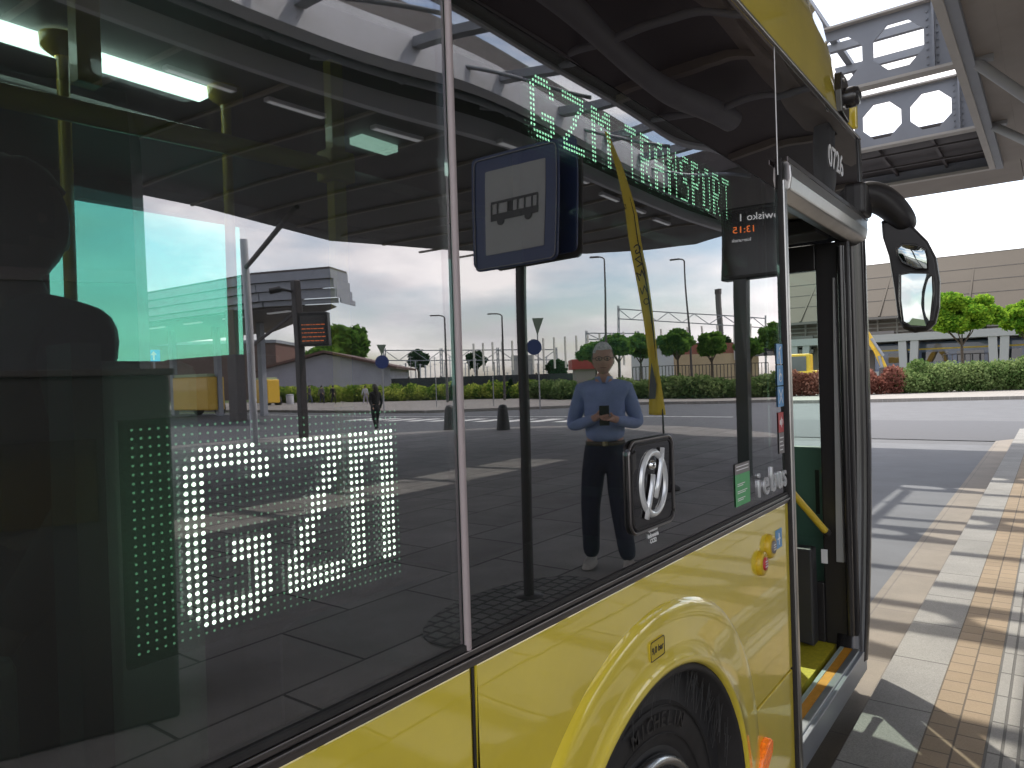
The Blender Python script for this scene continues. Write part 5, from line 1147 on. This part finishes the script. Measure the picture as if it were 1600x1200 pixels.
# warehouse with low gable
e, L_, a = building(470, 640, 92, 'pale low gabled warehouse with a blue door and reddish roof edge', 'warehouse')
hs, hg = zat(a, 574), zat(a, 555)
wl = [(0, 0), (L_, 0), (L_, hs), (L_*.5, hg), (0, hs)]
MB().prism(wl, lambda p_, q_, t: (p_, t, q_), -14, 0).build('wall', mat('plaster_grey', (.36, .35, .40), .8, noise=.12, nscale=.4), e)
m_ = MB(); m_.bar((-.8, -7, hs-.1), (L_*.5, -7, hg+.25), 15.5, .25, up=(0, 0, 1)); m_.bar((L_*.5, -7, hg+.25), (L_+.8, -7, hs-.1), 15.5, .25); m_.build('roof', mat('roof_brown', (.10, .05, .04), .7), e)
dr = MB().box(L_*.60, L_*.99, .0, .08, .1, hs*.72).build('door', mat('door_blue', (.06, .14, .42), .5), e); MB().box(L_*.585, L_*1.0, .0, .1, hs*.73, hs*.78).box(L_*.585, L_*.598, .0, .1, .1, hs*.73).build('frame', WHT, dr)
w_ = MB().box(L_*.10, L_*.16, .0, .08, hs*.42, hs*.68).build('window', PANE, e); MB().box(L_*.09, L_*.17, .0, .06, hs*.36, hs*.41).build('sill', WHT, w_)
# dark fence behind the shrubs
fn = empty('boundary_fence', (0, 0, 0), 'dark panel fence behind the yellow green shrub bed', 'fence')
fp_ = [dm(425, 82), dm(640, 78), dm(838, 78), dm(905, 80)]; m_ = MB(); ps = MB()
for i in range(3):
    a = fp_[i]; b = fp_[i+1]; m_.bar((a.x, a.y, 1.15), (b.x, b.y, 1.15), .08, 2.1); k = int((b-a).length/3)
    for j in range(k): q = a+(b-a)*(j/k); ps.box(q.x-.06, q.x+.06, q.y-.06, q.y+.06, 0, 2.35)
m_.build('panel', mat('fence_dark', (.02, .022, .03), .6), fn); ps.build('post', BLK, fn)
# railing right of the man
fn = empty('railing', (0, 0, 0), 'thin dark railing under the round trees behind the shrub bed', 'fence'); m_ = MB(); a = dm(990, 66); b = dm(1200, 66)
for z_ in (1.2, 2.4): m_.bar((a.x, a.y, z_), (b.x, b.y, z_), .06)
for j in range(41): q = a+(b-a)*(j/40); m_.bar((q.x, q.y, 0), (q.x, q.y, 2.4), .05)
m_.build('bars', BLK, fn)
# white building and beige building
e, L_, a = building(988, 1031, 82, 'white boxy building under the round trees left of the flag', 'white_building'); H_ = zat(a, 548)
MB().box(0, L_, -8, 0, 0, H_).build('wall', mat('white_render', (.62, .62, .64), .8), e); MB().box(-.1, L_+.1, -8.1, .15, H_, H_+.3).build('cornice', STEELG, e)
for k in range(3): MB().box(L_*(.12+.3*k), L_*(.30+.3*k), .0, .06, H_*.62, H_*.78).build('window', PANE, e)
e, L_, a = building(1035, 1150, 88, 'beige low building with dark windows behind the railing', 'beige_building'); H_ = zat(a, 553)
MB().box(0, L_, -8, 0, 0, H_).build('wall', mat('beige_render', (.50, .38, .24), .8, noise=.1, nscale=.5), e); MB().prism([(-.5, H_), (L_+.5, H_), (L_*.85, H_*1.3), (L_*.15, H_*1.3)], lambda p_, q_, t: (p_, t, q_), -8, .4).build('roof', mat('roof_red', (.28, .10, .07), .8), e)
for k in range(6): w_ = MB().box(L_*(.05+.16*k), L_*(.12+.16*k), .0, .07, H_*.35, H_*.72).build('window', PANE, e); MB().box(L_*(.045+.16*k), L_*(.125+.16*k), .0, .1, H_*.3, H_*.35).build('sill', WHT, w_)
e, L_, a = building(895, 925, 75, 'small red roofed kiosk reflected left of the man', 'kiosk'); H_ = zat(a, 560); MB().box(0, L_, -4, 0, 0, H_*.72).build('wall', mat('kiosk_wall', (.3, .26, .24), .8), e); MB().box(-.4, L_+.4, -4.4, .4, H_*.72, H_).build('roof', mat('kiosk_red', (.35, .03, .03), .6), e)
# tower blocks on the horizon
e, L_, a = building(800, 832, 260, 'pale distant apartment block behind the substation masts', 'apartment_block'); H_ = zat(a, 555); MB().box(0, L_, -20, 0, 0, H_).build('wall', mat('pale_block', (.42, .40, .40), .8), e)
for k in range(8): MB().box(L_*(.06+.12*k), L_*(.12+.12*k), 0, .3, H_*.1, H_*.95).build('window_band', PANE, e)
# chimney
p = dm(1129, 130); e = empty('chimney_stack', (p.x, p.y, 0), 'tall dark square chimney reflected left of the display pylon', 'chimney'); k_ = scl(p); zt_ = zat(p, 451); MB().prism([(-4*k_, 0), (4*k_, 0), (3*k_, zt_), (-3*k_, zt_)], lambda a, b, t: (a*.8, a*0+t, b), -3*k_, 3*k_).build('shaft', mat('chimney_grey', (.13, .12, .12), .8), e); MB().box(-3.3*k_, 3.3*k_, -3.3*k_, 3.3*k_, zt_-.8, zt_).build('cap', STEELD, e)
# railway gantries
def gantry(px0, px1, by, ty0, ty1, lab, hh=1.0, m=STEELG, step=1.2, mids=()):
    a = dm(px0, by); b = dm(px1, by); z0, z1 = zat(a, ty0), zat(b, ty1); e = empty('railway_gantry', (a.x, a.y, 0), lab, 'gantry', 'overhead line gantries'); q = MB(); d = b-a; L_ = d.length; n_ = max(4, int(L_/step))
    k_ = max(.07, scl(a)*1.5)
    for s0, s1 in ((0, 0), (hh, hh)): q.bar((0, 0, z0-s0), (d.x, d.y, z1-s1), k_)
    for i in range(n_):
        u, v = i/n_, (i+1)/n_; zz = lambda w: z0*(1-w)+z1*w
        q.bar((d.x*u, d.y*u, zz(u)-(hh if i % 2 else 0)), (d.x*v, d.y*v, zz(v)-(0 if i % 2 else hh)), k_*.7)
    q.build('lattice_beam', m, e)
    for w in (0, 1)+tuple(mids):
        r = MB(); x_, y_ = d.x*w, d.y*w; zt2 = (z0*(1-w)+z1*w)+.4
        for s_ in (-1, 1): r.bar((x_+s_*.3*k_*6, y_, 0), (x_+s_*.22*k_*6, y_, zt2), k_*.8)
        for j in range(10): r.bar((x_-.3*k_*6, y_, zt2*j/10), (x_+.3*k_*6, y_, zt2*(j+1)/10), k_*.5)
        r.build('mast', m, e)
gantry(969, 1196, 95, 481, 494, 'large lattice railway gantry reflected behind the street lamp and flag', hh=1.3, step=1.6, mids=())
gantry(603, 870, 130, 545, 544, 'long lattice railway gantry over the substation', hh=1.8, step=2.5, mids=(.33, .66))
gantry(918, 1000, 120, 519, 520, 'short lattice railway gantry left of the man', hh=1.0, step=2)
# substation masts and insulators
random.seed(11)
for i in range(34):
    px = 612+i*7.6+random.uniform(-2, 2); by = random.uniform(95, 125); p = dm(px, by); k_ = scl(p); zt_ = zat(p, random.uniform(552, 580)); e = empty('substation_mast', (p.x, p.y, 0), None, 'mast', 'substation masts and busbars'); 
    e['label'] = 'thin pale substation mast among the crowd of masts behind the dark fence'
    MB().tube([(0, 0, 0), (0, 0, zt_)], k_*random.uniform(.5, 1.3), 6).build('mast_pole', random.choice([STEELL, STEELG, GALV, STEELL]), e); MB().bar((-k_*5, 0, zt_*.97), (k_*5, 0, zt_*.97), k_*.6).bar((-k_*4, 0, zt_*.8), (k_*4, 0, zt_*.8), k_*.6).build('cross_arm', STEELG, e)
def digger(px, by, lab):
    p = dm(px, by); k_ = scl(p); e = empty('works_vehicle', (p.x, p.y, 0), lab, 'works vehicle', 'yellow works vehicles at the substation'); e.rotation_euler = (0, 0, atan2((flip(CAM)-p).y, (flip(CAM)-p).x)+pi/2); Y_ = mat('works_yellow', (.65, .32, .02), .5)
    MB().prism([(-18*k_, 6*k_), (20*k_, 6*k_), (20*k_, 14*k_), (6*k_, 20*k_), (-18*k_, 12*k_)], lambda a, b, t: (a, t, b), -1.2, 1.2).build('body', Y_, e); MB().box(-6*k_, 4*k_, -1, 1, 14*k_, 21*k_).build('cab', PANE, e)
    for s_ in (-12, 12): MB().lathe([(0, -1.4), (5*k_, -1.4), (5*k_, 1.4), (0, 1.4)], (s_*k_, 0, 4*k_), 14, 'y').build('wheel', RUB, e)
digger(703, 88, 'yellow works vehicle reflected behind the left conical shrub'); digger(790, 88, 'yellow works vehicle reflected behind the right conical shrub')

# ------------------------------------------------------------------ direct view: station beyond the ring road
XB = 74.0
st_ = empty('railway_station', (0, 0, 0), 'pale railway station hall with a broad sloping canopy roof and slanted white columns', 'station')
RFM = mat('station_roof', (.060, .049, .037), .75, spec=.2, noise=.07, nscale=.25); RFE = mat('roof_edge', (.11, .10, .09), .5); PCOL = mat('white_column', (.28, .28, .28), .6)
def sx(px, py, x=XB): return xp(px, py, x)
ya = sx(1200, 412).y+14; yb = -4.0
zt_, zb_ = sx(1480, 395).z, sx(1480, 492).z
m_ = MB(); m_.add([(XB+9, ya, zt_+.6), (XB+9, yb, zt_+.6), (XB, yb, zb_), (XB, ya, zb_)], [(0, 1, 2, 3)]); ro = m_.build('roof', RFM, st_); ro.modifiers.new('s', 'SOLIDIFY').thickness = .3
m_ = MB(); 
MBz = [.0, .28, .5, .72, 1.0]
for u in MBz: m_.bar((XB+9*u-.1, ya, zb_+(zt_+.6-zb_)*u+.12), (XB+9*u-.1, yb, zb_+(zt_+.6-zb_)*u+.12), .35, .22)
m_.build('roof_purlin', RFE, st_)
m_ = MB()
for k in range(int((ya-yb-1)/7)): y_ = ya-3-k*7.0; MB().bar((XB-.2, y_, zb_+.2), (XB+9, y_, zt_+.75), .14, .3).build('roof_rib', RFM, st_)
zf0, zf1 = sx(1480, 575, XB+5).z, sx(1480, 494, XB+5).z
MB().box(XB+5, XB+5.5, yb, ya, 0, zf1+1).build('wall', mat('station_wall', (.34, .30, .27), .8, noise=.15, nscale=.4), st_)
m_ = MB(); random.seed(9)
for k in range(5): z_ = sx(1480, 500+7*k, XB+4.6).z; m_.box(XB+4.5, XB+4.8, yb, ya, z_, z_+.12)
for k in range(60): y_ = ya-1-k*1.7; m_.box(XB+4.4, XB+4.7, y_, y_+.12, sx(1480, 545).z, zf1+.8)
m_.build('facade_slats', mat('slat_pale', (.55, .53, .5), .6), st_)
for k in range(10):
    y_ = ya-2-k*7.5; MB().box(XB+4.35, XB+4.6, y_, y_+3.2, sx(1480, 540).z, sx(1480, 508).z).build('window', PANE, st_)
zc_ = sx(1480, 520, XB-2).z
MB().box(XB-2.4, XB+3, yb, ya, zc_-.5, zc_+.15).build('platform_roof', PCOL, st_)
for px in (1250, 1419, 1560, 1700):
    for dx_ in (-6, 7): a = xp(px+dx_, 585, XB-2); b = xp(px+dx_*1.5, 524, XB-2); MB().bar((a.x, a.y, 0), (b.x, b.y, zc_-.4), .62).build('column', PCOL, st_)
MB().box(XB-3, XB+5, yb, ya, 0, .9).build('platform', mat('platform_conc', (.45, .43, .41), .8), st_)
MB().box(XB-3.3, XB-3, yb, ya, 0.0, 1.2).build('platform_edge', PCOL, st_)
# train
TG = mat('train_blue_grey', (.09, .12, .20), .35, coat=.6); zt2 = sx(1480, 533, XB+1).z; zb3 = sx(1480, 580, XB+1).z
trn = empty('train', (XB+.2, 0, 0), 'dark blue grey train with a pale lower stripe behind the slanted columns', 'train')
y0_, y1_ = sx(1800, 550).y, sx(1365, 550).y
MB().box(0, 2.6, y0_, y1_, .9, zt2).build('body', TG, trn, bevel=.2); MB().box(-.03, 0, y0_, y1_-.4, 1.0, 1.0+(zt2-1)*.22).build('pale_stripe', mat('train_silver', (.5, .52, .56), .4), trn); MB().box(-.03, 0, y0_, y1_-.4, 1+(zt2-1)*.74, 1+(zt2-1)*.79).build('yellow_stripe', mat('train_yellow', (.6, .42, .04), .4), trn)
y_ = y1_-1.2
while y_ > y0_+3:
    MB().box(-.05, 0, y_-2.0, y_, 1+(zt2-1)*.34, 1+(zt2-1)*.66).build('window', PANE, trn); y_ -= 2.7
# yellow excavator arm behind the red shrubs
p = dg_(1385, 50); k_ = scl(p, False); ex = empty('excavator', (p.x, p.y, 0), 'yellow excavator with raised jointed arm by the red shrubs', 'excavator'); V = p-CAM; ex.rotation_euler = (0, 0, atan2(-V.y, -V.x)+pi/2); EY = mat('excavator_yellow', (.68, .42, .03), .45, noise=.15, nscale=2)
def ez(py): return zat(p, py, False)
def ex_(px): return (px-1385)*k_
MB().bar((ex_(1358), 0, ez(518)), (ex_(1372), 0, ez(545)), .55, .45).bar((ex_(1370), 0, ez(540)), (ex_(1384), 0, ez(578)), .5, .4).build('arm', EY, ex, bevel=.05)
MB().tube([(ex_(1366), -.3, ez(528)), (ex_(1382), -.3, ez(556))], .10).tube([(ex_(1376), -.3, ez(556)), (ex_(1380), -.3, ez(574))], .10).build('hydraulic_ram', STEELG, ex)
MB().prism([(ex_(1376), ez(574)), (ex_(1388), ez(574)), (ex_(1392), ez(600)), (ex_(1374), ez(598))], lambda a, b, t: (a, t, b), -.5, .5).build('bucket', STEELD, ex)
MB().bar((ex_(1330), 0, ez(585)), (ex_(1360), 0, ez(522)), .6, .5).build('boom', EY, ex, bevel=.05)
MB().box(ex_(1250), ex_(1345), -1.2, 1.2, .9, ez(575)).build('body', EY, ex, bevel=.12); cb = MB().box(ex_(1240), ex_(1278), -1.1, 1.1, ez(580), ez(548)).build('cab', EY, ex, bevel=.1); MB().box(ex_(1246), ex_(1272), -1.16, -1.11, ez(577), ez(552)).build('window', PANE, cb)
for s_ in (-.9, .9): MB().prism([(ex_(1240), .5), (ex_(1250), 0), (ex_(1340), 0), (ex_(1350), .5), (ex_(1340), .95), (ex_(1250), .95)], lambda a, b, t: (a, t, b), s_-.3, s_+.3).build('track', RUB, ex)
# low fence by the tree
fn = empty('railing', (0, 0, 0), 'low dark railing in front of the train beneath the bright tree', 'fence'); a = dg_(1475, 62); b = dg_(1560, 62); m_ = MB()
for z_ in (1.6, 2.5): m_.bar((a.x, a.y, z_), (b.x, b.y, z_), .06)
for j in range(7): q = a+(b-a)*(j/6); m_.bar((q.x, q.y, 0), (q.x, q.y, 2.5), .07)
m_.build('bars', STEELD, fn)
